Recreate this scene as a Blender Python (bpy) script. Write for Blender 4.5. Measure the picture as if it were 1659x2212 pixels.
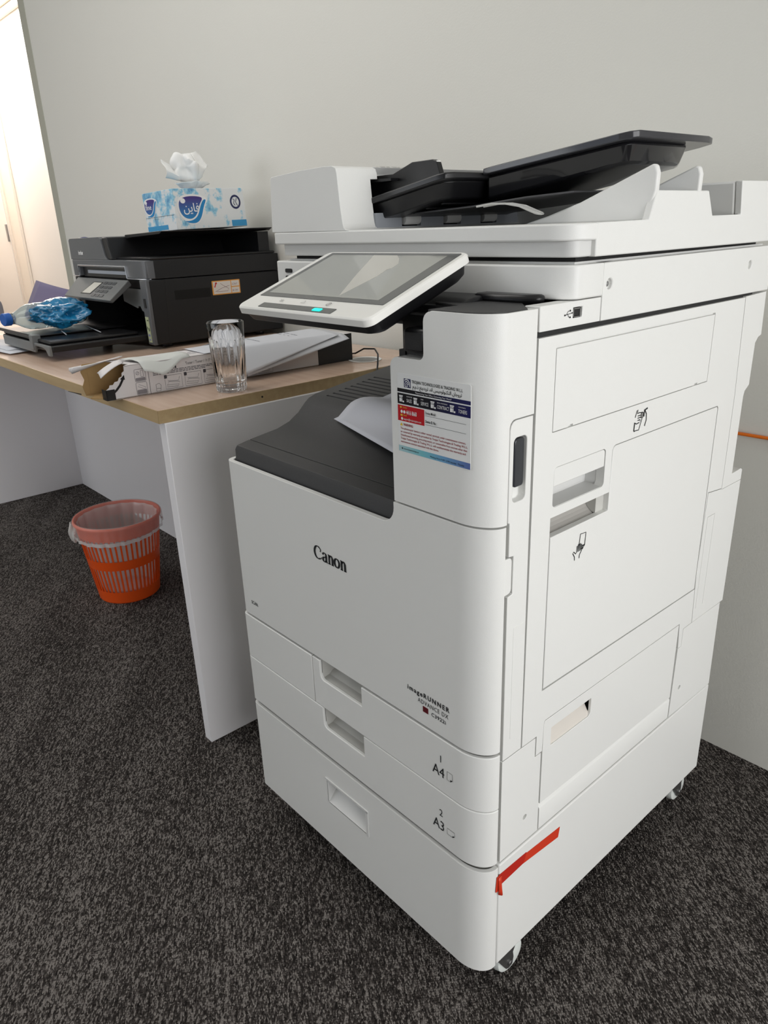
import bpy, bmesh, math, random
from mathutils import Vector, Matrix, noise
R_ = math.radians
PI = math.pi
random.seed(7)

for o in list(bpy.data.objects):
    bpy.data.objects.remove(o, do_unlink=True)
C = bpy.context.scene.collection
SC = bpy.context.scene

# ------------------------------------------------------------------ camera
cam_d = bpy.data.cameras.new('camera')
cam = bpy.data.objects.new('camera', cam_d)
C.objects.link(cam)
cam_d.sensor_fit = 'VERTICAL'
cam_d.sensor_height = 36.0
cam_d.lens = 1586.11 / 2212 * 36.0
cam_d.clip_start = 0.02
yaw, pitch, roll = R_(48.8896), R_(21.3188), R_(-2.1172)
f_ = Vector((-math.sin(yaw) * math.cos(pitch), math.cos(yaw) * math.cos(pitch), -math.sin(pitch)))
r_ = Vector((math.cos(yaw), math.sin(yaw), 0))
u_ = r_.cross(f_)
r2 = r_ * math.cos(roll) + u_ * math.sin(roll)
u2 = u_ * math.cos(roll) - r_ * math.sin(roll)
m = Matrix((r2, u2, -f_)).transposed().to_4x4()
m.translation = Vector((0.47996, -0.56880, 1.07964))
cam.matrix_world = m
SC.camera = cam

# ------------------------------------------------------------------ light
SC.view_settings.view_transform = 'Standard'
SC.view_settings.look = 'None'
SC.view_settings.gamma = 1.0
SC.view_settings.exposure = 0.0
try:
    SC.view_settings.use_curve_mapping = False
except Exception:
    pass
W = bpy.data.worlds.new('world')
SC.world = W
W.use_nodes = True
W.node_tree.nodes['Background'].inputs[0].default_value = (0.75, 0.85, 1.0, 1)
W.node_tree.nodes['Background'].inputs[1].default_value = 1.0


def area(name, loc, target, sx, sy, power, col):
    l = bpy.data.lights.new(name, 'AREA')
    l.shape = 'RECTANGLE'
    l.size, l.size_y = sx, sy
    l.energy = power
    l.color = col
    o = bpy.data.objects.new(name, l)
    C.objects.link(o)
    o.location = loc
    o.rotation_euler = (Vector(target) - Vector(loc)).to_track_quat('-Z', 'Y').to_euler()
    return o


# daylight entering through the window in the right-hand wall
area('window_light', (2.70, -0.30, 1.10), (0.0, -0.30, 0.85), 2.3, 1.75, 60, (1.0, 0.98, 0.955))
# daylight at the far end of the room behind the photographer
area('far_window_light', (-3.0, -4.3, 1.6), (-2.9, 0.0, 1.5), 3.0, 1.5, 36, (0.96, 0.98, 1.0))
# added overhead fill standing in for light bounced off the ceiling
area('overhead_fill', (-2.2, -0.6, 2.78), (-2.4, -0.3, 0.0), 3.2, 1.4, 48, (1.0, 0.98, 0.95))
# unseen light added to brighten the passage beyond the doorway
area('passage_fill', (-6.0, 1.20, 2.76), (-6.0, 1.45, 0.9), 5.5, 0.4, 92, (1.0, 0.93, 0.90))


# ------------------------------------------------------------------ materials
def lin(c):
    c = c / 255.0
    return c / 12.92 if c <= 0.04045 else ((c + 0.055) / 1.055) ** 2.4


def rgb(r, g, b):
    return (lin(r), lin(g), lin(b), 1)


def mat(name, col, rough=0.5, metal=0.0, bump=0.0, bscale=400, spec=0.5, trans=0.0, alpha=1.0, emit=None, es=1.0,
        coat=0.0, ior=1.45, var=0.0, vscale=3.0, tr=0.0):
    mt = bpy.data.materials.new(name)
    mt.use_nodes = True
    nt = mt.node_tree
    b = nt.nodes['Principled BSDF']
    b.inputs['Base Color'].default_value = col
    b.inputs['Roughness'].default_value = rough
    b.inputs['Metallic'].default_value = metal
    b.inputs['Specular IOR Level'].default_value = spec
    b.inputs['Transmission Weight'].default_value = trans
    b.inputs['Alpha'].default_value = alpha
    b.inputs['Coat Weight'].default_value = coat
    b.inputs['IOR'].default_value = ior
    if emit:
        b.inputs['Emission Color'].default_value = emit
        b.inputs['Emission Strength'].default_value = es
    tc = nt.nodes.new('ShaderNodeTexCoord')
    if bump > 0:
        n = nt.nodes.new('ShaderNodeTexNoise')
        n.inputs['Scale'].default_value = bscale
        n.inputs['Detail'].default_value = 3
        nt.links.new(tc.outputs['Object'], n.inputs['Vector'])
        bp = nt.nodes.new('ShaderNodeBump')
        bp.inputs['Strength'].default_value = bump
        bp.inputs['Distance'].default_value = 0.0006
        nt.links.new(n.outputs['Fac'], bp.inputs['Height'])
        nt.links.new(bp.outputs['Normal'], b.inputs['Normal'])
    if var > 0:
        n = nt.nodes.new('ShaderNodeTexNoise')
        n.inputs['Scale'].default_value = vscale
        n.inputs['Detail'].default_value = 5
        nt.links.new(tc.outputs['Object'], n.inputs['Vector'])
        mx = nt.nodes.new('ShaderNodeMix')
        mx.data_type = 'RGBA'
        mx.inputs['A'].default_value = tuple(c * (1 - var) for c in col[:3]) + (1,)
        mx.inputs['B'].default_value = tuple(min(1, c * (1 + var)) for c in col[:3]) + (1,)
        nt.links.new(n.outputs['Fac'], mx.inputs['Factor'])
        nt.links.new(mx.outputs['Result'], b.inputs['Base Color'])
    return mt


PLAST = mat('white_plastic', rgb(230, 230, 227), 0.38, bump=0.25, bscale=1400)
PLAST2 = mat('grey_white_plastic', rgb(214, 214, 212), 0.45, bump=0.2, bscale=1200)
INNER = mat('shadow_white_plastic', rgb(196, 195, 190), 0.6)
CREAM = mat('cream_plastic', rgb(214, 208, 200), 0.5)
GREYP = mat('blue_grey_plastic', rgb(150, 154, 160), 0.5)
DARK = mat('charcoal_plastic', rgb(48, 48, 49), 0.5, bump=0.5, bscale=900)
BLACK = mat('black_plastic', rgb(22, 22, 24), 0.32, bump=0.15, bscale=800)
GLOSSB = mat('smoky_black_plastic', rgb(22, 22, 25), 0.12, coat=0.4)
SMOKE = mat('smoky_grey_clear_plastic', rgb(66, 66, 70), 0.12, trans=0.25)
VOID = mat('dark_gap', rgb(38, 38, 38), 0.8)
INK = mat('black_ink', rgb(20, 22, 26), 0.6)
STEEL = mat('zinc_steel', rgb(150, 150, 150), 0.3, metal=0.9)
WHEEL = mat('white_nylon', rgb(226, 230, 226), 0.35)
TAPE = mat('red_tape', rgb(206, 58, 32), 0.42)
TAPED = mat('red_tape_doubled', rgb(184, 38, 26), 0.42)
MAROON = mat('maroon_ink', rgb(92, 16, 26), 0.5)
GREEN = mat('green_led', (0.0, 0.55, 0.42, 1), 0.4, emit=(0.0, 0.75, 0.55, 1), es=1.3)
LIGHTBORDER = mat('screen_border', rgb(84, 86, 86), 0.12)
SCREEN = mat('screen_glass', rgb(150, 152, 146), 0.08, coat=0.5, var=0.06, vscale=9)


# ------------------------------------------------------------------ geometry helpers
class G:
    def __init__(s):
        s.bm = bmesh.new()

    def face(s, pts, mi=0):
        f = s.bm.faces.new([s.bm.verts.new(p) for p in pts])
        f.material_index = mi
        return f

    def box(s, x0, x1, y0, y1, z0, z1, mi=0):
        v = [s.bm.verts.new((x, y, z)) for x in (x0, x1) for y in (y0, y1) for z in (z0, z1)]
        for q in ((0, 1, 3, 2), (4, 6, 7, 5), (0, 4, 5, 1), (2, 3, 7, 6), (0, 2, 6, 4), (1, 5, 7, 3)):
            s.bm.faces.new([v[i] for i in q]).material_index = mi
        return s

    def prism(s, pts, axis, a, b, mi=0):
        """polygon pts in the two other axes (order x,y,z minus axis) extruded along axis from a to b"""
        def P(u, v, w):
            return {'x': (w, u, v), 'y': (u, w, v), 'z': (u, v, w)}[axis]
        A = [s.bm.verts.new(P(u, v, a)) for u, v in pts]
        B = [s.bm.verts.new(P(u, v, b)) for u, v in pts]
        n = len(pts)
        s.bm.faces.new(A).material_index = mi
        s.bm.faces.new(B[::-1]).material_index = mi
        for i in range(n):
            j = (i + 1) % n
            s.bm.faces.new((A[j], A[i], B[i], B[j])).material_index = mi
        return s

    def loft(s, rings, mi=0, cap=True, closed=True):
        R = [[s.bm.verts.new(p) for p in r] for r in rings]
        n = len(R[0])
        for a, b in zip(R, R[1:]):
            for i in range(n if closed else n - 1):
                j = (i + 1) % n
                s.bm.faces.new((a[i], a[j], b[j], b[i])).material_index = mi
        if cap:
            s.bm.faces.new(R[0][::-1]).material_index = mi
            s.bm.faces.new(R[-1]).material_index = mi
        return s

    def tube(s, pts, r, n=8, mi=0, cap=True):
        pts = [Vector(p) for p in pts]
        rings = []
        up = Vector((0, 0, 1))
        for i, p in enumerate(pts):
            d = (pts[min(i + 1, len(pts) - 1)] - pts[max(i - 1, 0)]).normalized()
            a = d.cross(up)
            if a.length < 0.05:
                a = d.cross(Vector((1, 0, 0)))
            a.normalize()
            b = a.cross(d)
            rr = r[i] if isinstance(r, (list, tuple)) else r
            rings.append([p + a * rr * math.cos(2 * PI * k / n) + b * rr * math.sin(2 * PI * k / n) for k in range(n)])
        return s.loft(rings, mi, cap)

    def lathe(s, prof, c, axis='z', n=32, mi=0, cap=True, fn=None):
        rings = []
        for r, h in prof:
            ring = []
            for k in range(n):
                t = 2 * PI * k / n
                q = r * (fn(t, h) if fn else 1)
                u, v = q * math.cos(t), q * math.sin(t)
                ring.append({'z': (c[0] + u, c[1] + v, c[2] + h), 'x': (c[0] + h, c[1] + u, c[2] + v),
                             'y': (c[0] + u, c[1] + h, c[2] + v)}[axis])
            rings.append(ring)
        return s.loft(rings, mi, cap)

    def grid(s, nu, nv, fn, mi=0):
        V = [[s.bm.verts.new(fn(i / nu, j / nv)) for j in range(nv + 1)] for i in range(nu + 1)]
        for i in range(nu):
            for j in range(nv):
                s.bm.faces.new((V[i][j], V[i + 1][j], V[i + 1][j + 1], V[i][j + 1])).material_index = mi
        return s

    def stroke(s, pts, w, T, mi=0, closed=False):
        """flat stroke: pts 2d, T maps (u,v)->3d"""
        n = len(pts)
        P = [Vector(p) for p in pts]
        L, Rr = [], []
        for i in range(n):
            a = P[(i - 1) % n] if (closed or i > 0) else P[i]
            b = P[(i + 1) % n] if (closed or i < n - 1) else P[i]
            d = (b - a)
            if d.length < 1e-9:
                d = Vector((1, 0))
            d.normalize()
            nn = Vector((-d.y, d.x))
            ww = (w(d) if callable(w) else w) / 2
            L.append(P[i] + nn * ww)
            Rr.append(P[i] - nn * ww)
        LV = [s.bm.verts.new(T(*p)) for p in L]
        RV = [s.bm.verts.new(T(*p)) for p in Rr]
        for i in range(n if closed else n - 1):
            j = (i + 1) % n
            s.bm.faces.new((LV[i], RV[i], RV[j], LV[j])).material_index = mi
        return s

    def text(s, txt, x, y, h, T, mi=0, align='LEFT', sx=1.0, bold=0.0, spacing=1.0):
        """flat lettering. h=letter size; T maps (u,v)->3d"""
        cu = bpy.data.curves.new('t', 'FONT')
        cu.body = txt
        cu.size = h
        cu.align_x = align
        cu.offset = bold
        cu.space_character = spacing
        cu.resolution_u = 2
        ob = bpy.data.objects.new('t', cu)
        C.objects.link(ob)
        dg = bpy.context.evaluated_depsgraph_get()
        me = bpy.data.meshes.new_from_object(ob.evaluated_get(dg))
        vs = [s.bm.verts.new(T(x + v.co.x * sx, y + v.co.y)) for v in me.vertices]
        for p in me.polygons:
            try:
                s.bm.faces.new([vs[i] for i in p.vertices]).material_index = mi
            except ValueError:
                pass
        bpy.data.objects.remove(ob)
        bpy.data.curves.remove(cu)
        bpy.data.meshes.remove(me)
        return s

    def xform(s, M):
        bmesh.ops.transform(s.bm, matrix=M, verts=s.bm.verts)
        return s

    def obj(s, name, mats, parent=None, bevel=0, seg=2, smooth=False, solid=0, sub=0, recalc=True):
        if recalc:
            bmesh.ops.recalc_face_normals(s.bm, faces=s.bm.faces)
        me = bpy.data.meshes.new(name)
        s.bm.to_mesh(me)
        s.bm.free()
        o = bpy.data.objects.new(name, me)
        for mt in (mats if isinstance(mats, (list, tuple)) else [mats]):
            me.materials.append(mt)
        C.objects.link(o)
        if parent:
            o.parent = parent
            if parent.type == 'EMPTY' or True:
                o.matrix_parent_inverse = parent_inv(parent)
        finish(o, bevel, seg, smooth, solid, sub)
        return o


def parent_inv(p):
    M = Matrix.Identity(4)
    q = p
    while q:
        M = Matrix.Translation(q.location) @ q.rotation_euler.to_matrix().to_4x4() @ M if q.parent is None else M
        q = q.parent
    return M.inverted() if p.parent is None else Matrix.Identity(4)


def finish(o, bevel=0, seg=2, smooth=False, solid=0, sub=0):
    if solid:
        md = o.modifiers.new('s', 'SOLIDIFY')
        md.thickness = solid
        md.offset = 0
    if sub:
        md = o.modifiers.new('ss', 'SUBSURF')
        md.levels = md.render_levels = sub
    if bevel:
        md = o.modifiers.new('b', 'BEVEL')
        md.width = bevel
        md.segments = seg
        md.limit_method = 'ANGLE'
        md.angle_limit = R_(40)
        md.harden_normals = False
    if smooth or bevel:
        for p in o.data.polygons:
            p.use_smooth = True
        if not (smooth == 'all'):
            try:
                o.data.set_sharp_from_angle(angle=R_(38))
            except Exception:
                pass


def cut(o, g):
    """boolean subtract geometry g from object o"""
    bmesh.ops.recalc_face_normals(g.bm, faces=g.bm.faces)
    me = bpy.data.meshes.new('c')
    g.bm.to_mesh(me)
    g.bm.free()
    c = bpy.data.objects.new('c', me)
    C.objects.link(c)
    if o.parent is not None:
        pass
    md = o.modifiers.new('x', 'BOOLEAN')
    md.operation = 'DIFFERENCE'
    md.solver = 'EXACT'
    md.use_self = True
    md.object = c
    bpy.context.view_layer.update()
    dg = bpy.context.evaluated_depsgraph_get()
    new = bpy.data.meshes.new_from_object(o.evaluated_get(dg))
    old = o.data
    o.modifiers.remove(md)
    o.data = new
    new.name = old.name
    bpy.data.objects.remove(c)
    bpy.data.meshes.remove(me)
    bpy.data.meshes.remove(old)


def thing(name, label, cat, loc, group=None):
    o = bpy.data.objects.new(name, None)
    o.empty_display_size = 0.05
    C.objects.link(o)
    o.location = loc
    o['label'] = label
    o['category'] = cat
    if group:
        o['group'] = group
    return o


def tag(o, label, cat, group=None):
    o['label'] = label
    o['category'] = cat
    if group:
        o['group'] = group
    return o


def struct(o):
    o['kind'] = 'structure'
    return o


def arc(cx, cy, r, a0, a1, n=8, ry=None):
    ry = ry or r
    return [(cx + r * math.cos(R_(a0 + (a1 - a0) * i / n)), cy + ry * math.sin(R_(a0 + (a1 - a0) * i / n))) for i in range(n + 1)]


def rrect(u0, u1, v0, v1, r, n=5):
    if not isinstance(r, (list, tuple)):
        r = (r, r, r, r)
    out = []
    for (cx, cy, a, q) in ((u1, v1, 0, r[0]), (u0, v1, 90, r[1]), (u0, v0, 180, r[2]), (u1, v0, 270, r[3])):
        if q <= 0:
            out.append((cx, cy))
        else:
            sx = -1 if cx == u1 else 1
            sy = -1 if cy == v1 else 1
            out += arc(cx + sx * q, cy + sy * q, q, a, a + 90, n)
    return out


def interp(tab, x):
    for (a, fa), (b, fb) in zip(tab, tab[1:]):
        if x <= b:
            return fa + (fb - fa) * (x - a) / (b - a)
    return tab[-1][1]


SIDE = lambda d=0.0006: (lambda u, v: (d, u, v))          # (y,z) on the plane x=0
FRONT = lambda d=0.0006: (lambda u, v: (u, -d, v))        # (x,z) on the plane y=0

# ================================================================== ROOM
WY = 0.8125
wallm = mat('painted_wall', rgb(222, 221, 214), 0.75, bump=0.5, bscale=260, var=0.012, vscale=1.3)
ceilm = mat('ceiling_paint', rgb(225, 225, 222), 0.8)


def carpet_mat():
    mt = bpy.data.materials.new('loop_carpet')
    mt.use_nodes = True
    nt = mt.node_tree
    L = nt.links.new
    b = nt.nodes['Principled BSDF']
    b.inputs['Roughness'].default_value = 0.95
    b.inputs['Specular IOR Level'].default_value = 0.15
    tc = nt.nodes.new('ShaderNodeTexCoord')
    m0 = nt.nodes.new('ShaderNodeMapping')
    m0.inputs['Rotation'].default_value = (0, 0, R_(34))
    L(tc.outputs['Object'], m0.inputs['Vector'])
    mp = nt.nodes.new('ShaderNodeMapping')
    mp.inputs['Scale'].default_value = (0.50, 1.0, 1.0)
    L(m0.outputs['Vector'], mp.inputs['Vector'])
    ms = nt.nodes.new('ShaderNodeMapping')
    ms.inputs['Scale'].default_value = (0.22, 1.0, 1.0)
    L(m0.outputs['Vector'], ms.inputs['Vector'])
    vo = nt.nodes.new('ShaderNodeTexVoronoi')
    vo.inputs['Scale'].default_value = 520
    vo.inputs['Randomness'].default_value = 0.85
    L(mp.outputs['Vector'], vo.inputs['Vector'])
    n2 = nt.nodes.new('ShaderNodeTexNoise')
    n2.inputs['Scale'].default_value = 190
    n2.inputs['Detail'].default_value = 5
    n2.inputs['Roughness'].default_value = 0.65
    L(ms.outputs['Vector'], n2.inputs['Vector'])
    n3 = nt.nodes.new('ShaderNodeTexNoise')
    n3.inputs['Scale'].default_value = 9
    n3.inputs['Detail'].default_value = 4
    L(ms.outputs['Vector'], n3.inputs['Vector'])
    hs = nt.nodes.new('ShaderNodeSeparateColor')
    L(vo.outputs['Color'], hs.inputs['Color'])
    ad = nt.nodes.new('ShaderNodeMath')
    ad.operation = 'MULTIPLY_ADD'
    ad.inputs[1].default_value = 0.42
    L(hs.outputs['Red'], ad.inputs[0])
    L(n2.outputs['Fac'], ad.inputs[2])
    a3 = nt.nodes.new('ShaderNodeMath')
    a3.operation = 'MULTIPLY_ADD'
    a3.inputs[1].default_value = 0.30
    L(n3.outputs['Fac'], a3.inputs[0])
    L(ad.outputs[0], a3.inputs[2])
    cr = nt.nodes.new('ShaderNodeValToRGB')
    e = cr.color_ramp.elements
    e[0].position, e[0].color = 0.62, rgb(32, 28, 26)
    e[1].position, e[1].color = 1.0, rgb(138, 132, 127)
    for p_, c_ in ((0.82, rgb(62, 57, 54)), (0.93, rgb(88, 82, 79))):
        q_ = e.new(p_)
        q_.color = c_
    L(a3.outputs[0], cr.inputs['Fac'])
    L(cr.outputs['Color'], b.inputs['Base Color'])
    iv = nt.nodes.new('ShaderNodeMath')
    iv.operation = 'MULTIPLY_ADD'
    iv.inputs[1].default_value = -1.4
    L(vo.outputs['Distance'], iv.inputs[0])
    L(n2.outputs['Fac'], iv.inputs[2])
    bp = nt.nodes.new('ShaderNodeBump')
    bp.inputs['Strength'].default_value = 1.0
    bp.inputs['Distance'].default_value = 0.0035
    L(iv.outputs[0], bp.inputs['Height'])
    L(bp.outputs['Normal'], b.inputs['Normal'])
    return mt


struct(G().box(-9.1, 2.85, -4.5, 1.70, -0.05, 0.0).obj('floor', carpet_mat()))
struct(G().box(-9.1, 2.85, -4.5, 1.70, 2.8, 2.85).obj('ceiling', ceilm))
# back wall with a doorway at its left end
wb = G().box(-3.36, 2.85, WY, WY + 0.1, 0.0, 2.8).box(-6.2, -3.36, WY, WY + 0.1, 2.42, 2.8)
struct(wb.obj('wall_back', wallm))
struct(G().box(-6.2, -6.1, -4.5, WY, 0, 2.8).obj('wall_left', wallm))
wf = G().box(-6.2, -3.2, -4.5, -4.4, 0, 2.8).box(0.0, 2.85, -4.5, -4.4, 0, 2.8).box(-3.2, 0, -4.5, -4.4, 0, .85).box(-3.2, 0, -4.5, -4.4, 2.35, 2.8)
struct(wf.obj('wall_front', wallm))
wr = G().box(2.75, 2.85, -4.5, -1.7, 0, 2.8).box(2.75, 2.85, 0.8, 1.7, 0, 2.8).box(2.75, 2.85, -1.7, 0.8, 0, .22).box(2.75, 2.85, -1.7, 0.8, 2.27, 2.8)
struct(wr.obj('wall_right', wallm))
winf = mat('window_frame_paint', rgb(235, 235, 232), 0.4)
wg = G()
for y in (-1.7, -0.49, 0.75):
    wg.box(2.76, 2.82, y, y + 0.05, 0.22, 2.27)
wg.box(2.76, 2.82, -1.7, 0.8, 0.22, 0.27).box(2.76, 2.82, -1.7, 0.8, 2.22, 2.27)
struct(wg.obj('window_1', winf))
wg = G()
for x in (-3.2, -1.62, -0.05):
    wg.box(x, x + 0.05, -4.47, -4.41, 0.85, 2.35)
wg.box(-3.2, 0, -4.47, -4.41, 0.85, .9).box(-3.2, 0, -4.47, -4.41, 2.3, 2.35)
struct(wg.obj('window_2', winf))
# doorway trim: narrow grey-green jamb profile on the wall end
trimm = mat('jamb_profile', rgb(176, 176, 163), 0.5)
struct(G().box(-3.435, -3.3605, WY - 0.0015, WY + 0.1, 0, 2.42).obj('trim_1', trimm, bevel=0.002))
# passage beyond
passm = mat('passage_paint', rgb(236, 230, 222), 0.6)
struct(G().box(-9.1, -1.0, 1.60, 1.70, 0, 2.8).box(-1.1, -1.0, WY + .1, 1.60, 0, 2.8).box(-9.1, -9.0, WY, 1.6, 0, 2.8).box(-9.0, -6.2, WY, WY + .1, 0, 2.8).obj('wall_passage', passm))
struct(G().box(-7.75, -6.76, 1.555, 1.595, 0.0, 2.45).obj('door_1', passm, bevel=0.003))
archm = mat('architrave_paint', rgb(232, 222, 208), 0.5)
struct(G().box(-6.74, -6.50, 1.575, 1.60, 0, 2.60).box(-6.76, -6.72, 1.560, 1.60, 0, 2.5).obj('trim_2', archm, bevel=0.006))
struct(G().box(-9.0, -4.0, 1.570, 1.60, 2.575, 2.625).box(-9.0, -4.0, 1.550, 1.60, 2.625, 2.8).obj('trim_3', archm, bevel=0.006))
G().box(-6.80, -6.765, 1.545, 1.570, 1.06, 1.20).obj('door_hinge', STEEL, bpy.data.objects['door_1'], bevel=0.002)

# ================================================================== PHOTOCOPIER
cp = thing('photocopier', 'tall white floor-standing photocopier on castors with a tilted touch panel and grey document tray', 'photocopier', (-0.28, 0.32, 0))


def part(g, name, mats, parent=None, **k):
    return g.obj(name, mats, parent or cp, **k)


# inner cores (seen only through the gaps)
part(G().box(-0.145, -0.013, 0.06, 0.60, 0.722, 0.990).box(-0.53, -0.145, 0.40, 0.60, 0.72, 1.0), 'upper_chassis', mat('chassis_black', rgb(26, 26, 28), 0.5))
part(G().box(-0.557, -0.050, 0.012, 0.635, 0.068, 0.2535).box(-0.555, -0.050, 0.012, 0.62, 0.2535, 0.72).box(-0.053, -0.009, 0.036, 0.62, 0.068, 0.72).prism([(-0.055, 0.0125)] + arc(-0.044, 0.0305, 0.034, 270, 360, 8, ry=0.0195) + [(-0.010, 0.037), (-0.055, 0.037)], 'z', 0.0690, 0.7605), 'inner_frame', mat('frame_grey', rgb(168, 167, 162), 0.7))

RX = 0.044
CR = 0.0300  # front corner radius


def front_poly(x0, x1, yR, th, rl=0.010, yl=0.014, rr=CR):
    """outline of a bowed front cover in plan (x,y); x1=0 wraps the right corner back to y=yR"""
    out = []
    if rl:
        out += [(x0, yl)] + arc(x0 + rl, rl, rl, 180, 270, 5)
    else:
        out += [(x0, 0)]
    inn = []
    if x1 >= -1e-6:
        out += arc(-RX, rr, RX, 270, 360, 14, ry=rr)
        out += [(0, yR)]
        inn = [(-th, yR)] + arc(-RX, rr, RX - th, 360, 270, 14, ry=rr - th)
    else:
        out += [(x1, 0)]
        inn = [(x1, th)]
    if rl:
        inn += arc(x0 + rl, rl, rl - th if rl > th + 0.001 else 0.0015, 270, 180, 4) if rl > th else [(x0 + rl, th)]
        inn += [(x0 + th, yl)]
    else:
        inn += [(x0, th)]
    res = []
    for p in out + inn:
        if not res or (abs(p[0] - res[-1][0]) + abs(p[1] - res[-1][1])) > 2e-4:
            res.append(p)
    return res


WX = -0.565
# --- drawers
d3 = part(G().prism(front_poly(WX, 0, 0.0335, 0.006), 'z', 0.0655, 0.2555), 'drawer', PLAST)
cut(d3, G().box(-0.3435, -0.2415, -0.01, 0.0055, 0.165, 0.2105))
cut(d3, G().prism([(-0.342, 0.164), (-0.243, 0.164), (-0.243, 0.210), (-0.342, 0.210)], 'y', -0.01, 0.02))
finish(d3, 0.0012)
hp = G()
hp.loft([[(-0.342, 0.0, 0.163), (-0.243, 0.0, 0.163), (-0.243, 0.032, 0.199), (-0.342, 0.032, 0.199)],
         [(-0.342, 0.0, 0.162), (-0.243, 0.0, 0.162), (-0.243, 0.034, 0.198), (-0.342, 0.034, 0.198)]])
hp.box(-0.343, -0.242, 0.032, 0.036, 0.195, 0.212).box(-0.3445, -0.342, 0.0, 0.034, 0.164, 0.212).box(-0.243, -0.2405, 0, 0.034, 0.164, 0.212)
hp.box(-0.3475, -0.2365, -0.0015, 0.003, 0.2095, 0.2130).box(-0.2425, -0.2370, -0.0015, 0.003, 0.160, 0.2105)
part(hp, 'drawer_handle', PLAST2, d3)

lipm = PLAST


def drawer(z0, z1, x0, hz0, hz1):
    d = part(G().prism(front_poly(x0, 0, 0.0315, 0.006, rl=0.010 if x0 == WX else 0), 'z', z0, z1), 'drawer', PLAST)
    cut(d, G().prism(rrect(-0.3395, -0.2385, hz0, z1 + 0.01, (0, 0, 0.009, 0)), 'y', -0.01, 0.03))
    finish(d, 0.0012)
    h = G()
    # curved recess bowl
    prof = [(0.004, hz0 - 0.0005), (0.018, hz0 + 0.001), (0.030, hz0 + 0.009), (0.034, hz0 + 0.02), (0.034, z1 - 0.0005)]
    for (a, b), (c, d_) in zip(prof, prof[1:]):
        h.face([(-0.3395, a, b), (-0.2385, a, b), (-0.2385, c, d_), (-0.3395, c, d_)])
    for x in (-0.3395, -0.2385):
        h.face([(x, a, b) for a, b in prof] + [(x, 0.004, z1 - 0.0005)])
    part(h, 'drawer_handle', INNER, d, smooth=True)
    return d


# carve core where the handles sink in
core = [o for o in bpy.data.objects if o.name == 'inner_frame'][0]
cut(core, G().box(-0.3396, -0.2384, 0.0, 0.0345, 0.412, 0.455))
cut(core, G().box(-0.3396, -0.2384, 0.0, 0.0345, 0.320, 0.3585))
cut(core, G().box(-0.345, -0.240, 0.0, 0.037, 0.160, 0.213))
dr2 = drawer(0.2640, 0.3580, WX, 0.3200, 0.3580)
dr1 = drawer(0.3592, 0.4465, -0.3590, 0.4125, 0.4465)
lp = part(G().prism(front_poly(WX, -0.3606, 0, 0.006), 'z', 0.3592, 0.4465), 'fixed_front_panel', PLAST, bevel=0.0012)

# --- big front door with finger tab on its right edge
fd = part(G().prism(front_poly(WX, 0, 0.0305, 0.008, rl=0.016, yl=0.028), 'z', 0.4515, 0.7605), 'front_door', PLAST)
cut(fd, G().prism([(-0.60, 0.80), (-0.60, 0.7305)] + arc(-0.176, 0.7525, 0.0222, 270, 360, 7) + [(-0.1538, 0.80)], 'y', -0.02, 0.05))
finish(fd, 0.0016, 3)
part(G().prism([(0.024, 0.6725), (0.036, 0.6725)] + arc(0.0385, 0.6785, 0.0056, 270, 360, 4) + arc(0.0385, 0.7137, 0.0056, 0, 90, 4) + [(0.024, 0.7193)], 'x', -0.010, -0.0012),
     'door_tab', PLAST, fd, bevel=0.001)

# --- upper right cover that carries the service sticker
uc = part(G().prism([(-0.1515, 0.0), ] + arc(-RX, CR, RX, 270, 360, 14, ry=CR) + [(0, 0.0725), (-0.1515, 0.0725)], 'z', 0.7630, 0.9935), 'upper_front_cover', PLAST)
cut(uc, G().prism([(-0.17, 1.01), (-0.17, 0.9400)] + arc(-0.146, 0.9345, 0.0056, 180, 90, 4)[0:0] + [(-0.1525, 0.925)] + arc(-0.1395, 0.9275, 0.0125, 180, 90, 5)
                   + [(-0.1100, 0.9400)] + arc(-0.1045, 0.9475, 0.0075, 270, 360, 4) + [(-0.0970, 0.9795)] + arc(-0.0855, 0.9815, 0.0115, 180, 90, 5) + [(-0.0855, 1.01)], 'y', -0.02, 0.1))
cut(uc, G().prism([(0.0315, 0.75), (0.0315, 0.8735)] + arc(0.0405, 0.8735, 0.009, 180, 90, 5) + [(0.09, 0.8825), (0.09, 0.75)], 'x', -0.20, 0.02))
finish(uc, 0.0018, 3)
part(G().prism([(-0.092, 0.0035)] + arc(-RX, CR, RX - 0.003, 275, 352, 10, ry=CR - 0.003) + [(-0.004, 0.060), (-0.060, 0.118), (-0.14, 0.118), (-0.14, 0.0035 + 0.06), (-0.092, 0.05)], 'z', 0.990, 0.9945), 'top_plate', DARK)
# black cheek behind the cover, beside the paper exit
part(G().box(-0.150, -0.13, 0.012, 0.40, 0.72, 0.93).box(-0.15, -0.09, 0.02, 0.36, 0.93, 0.985).box(-0.155, -0.145, 0.018, 0.1, 0.90, 0.945), 'exit_housing', BLACK)

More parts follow.
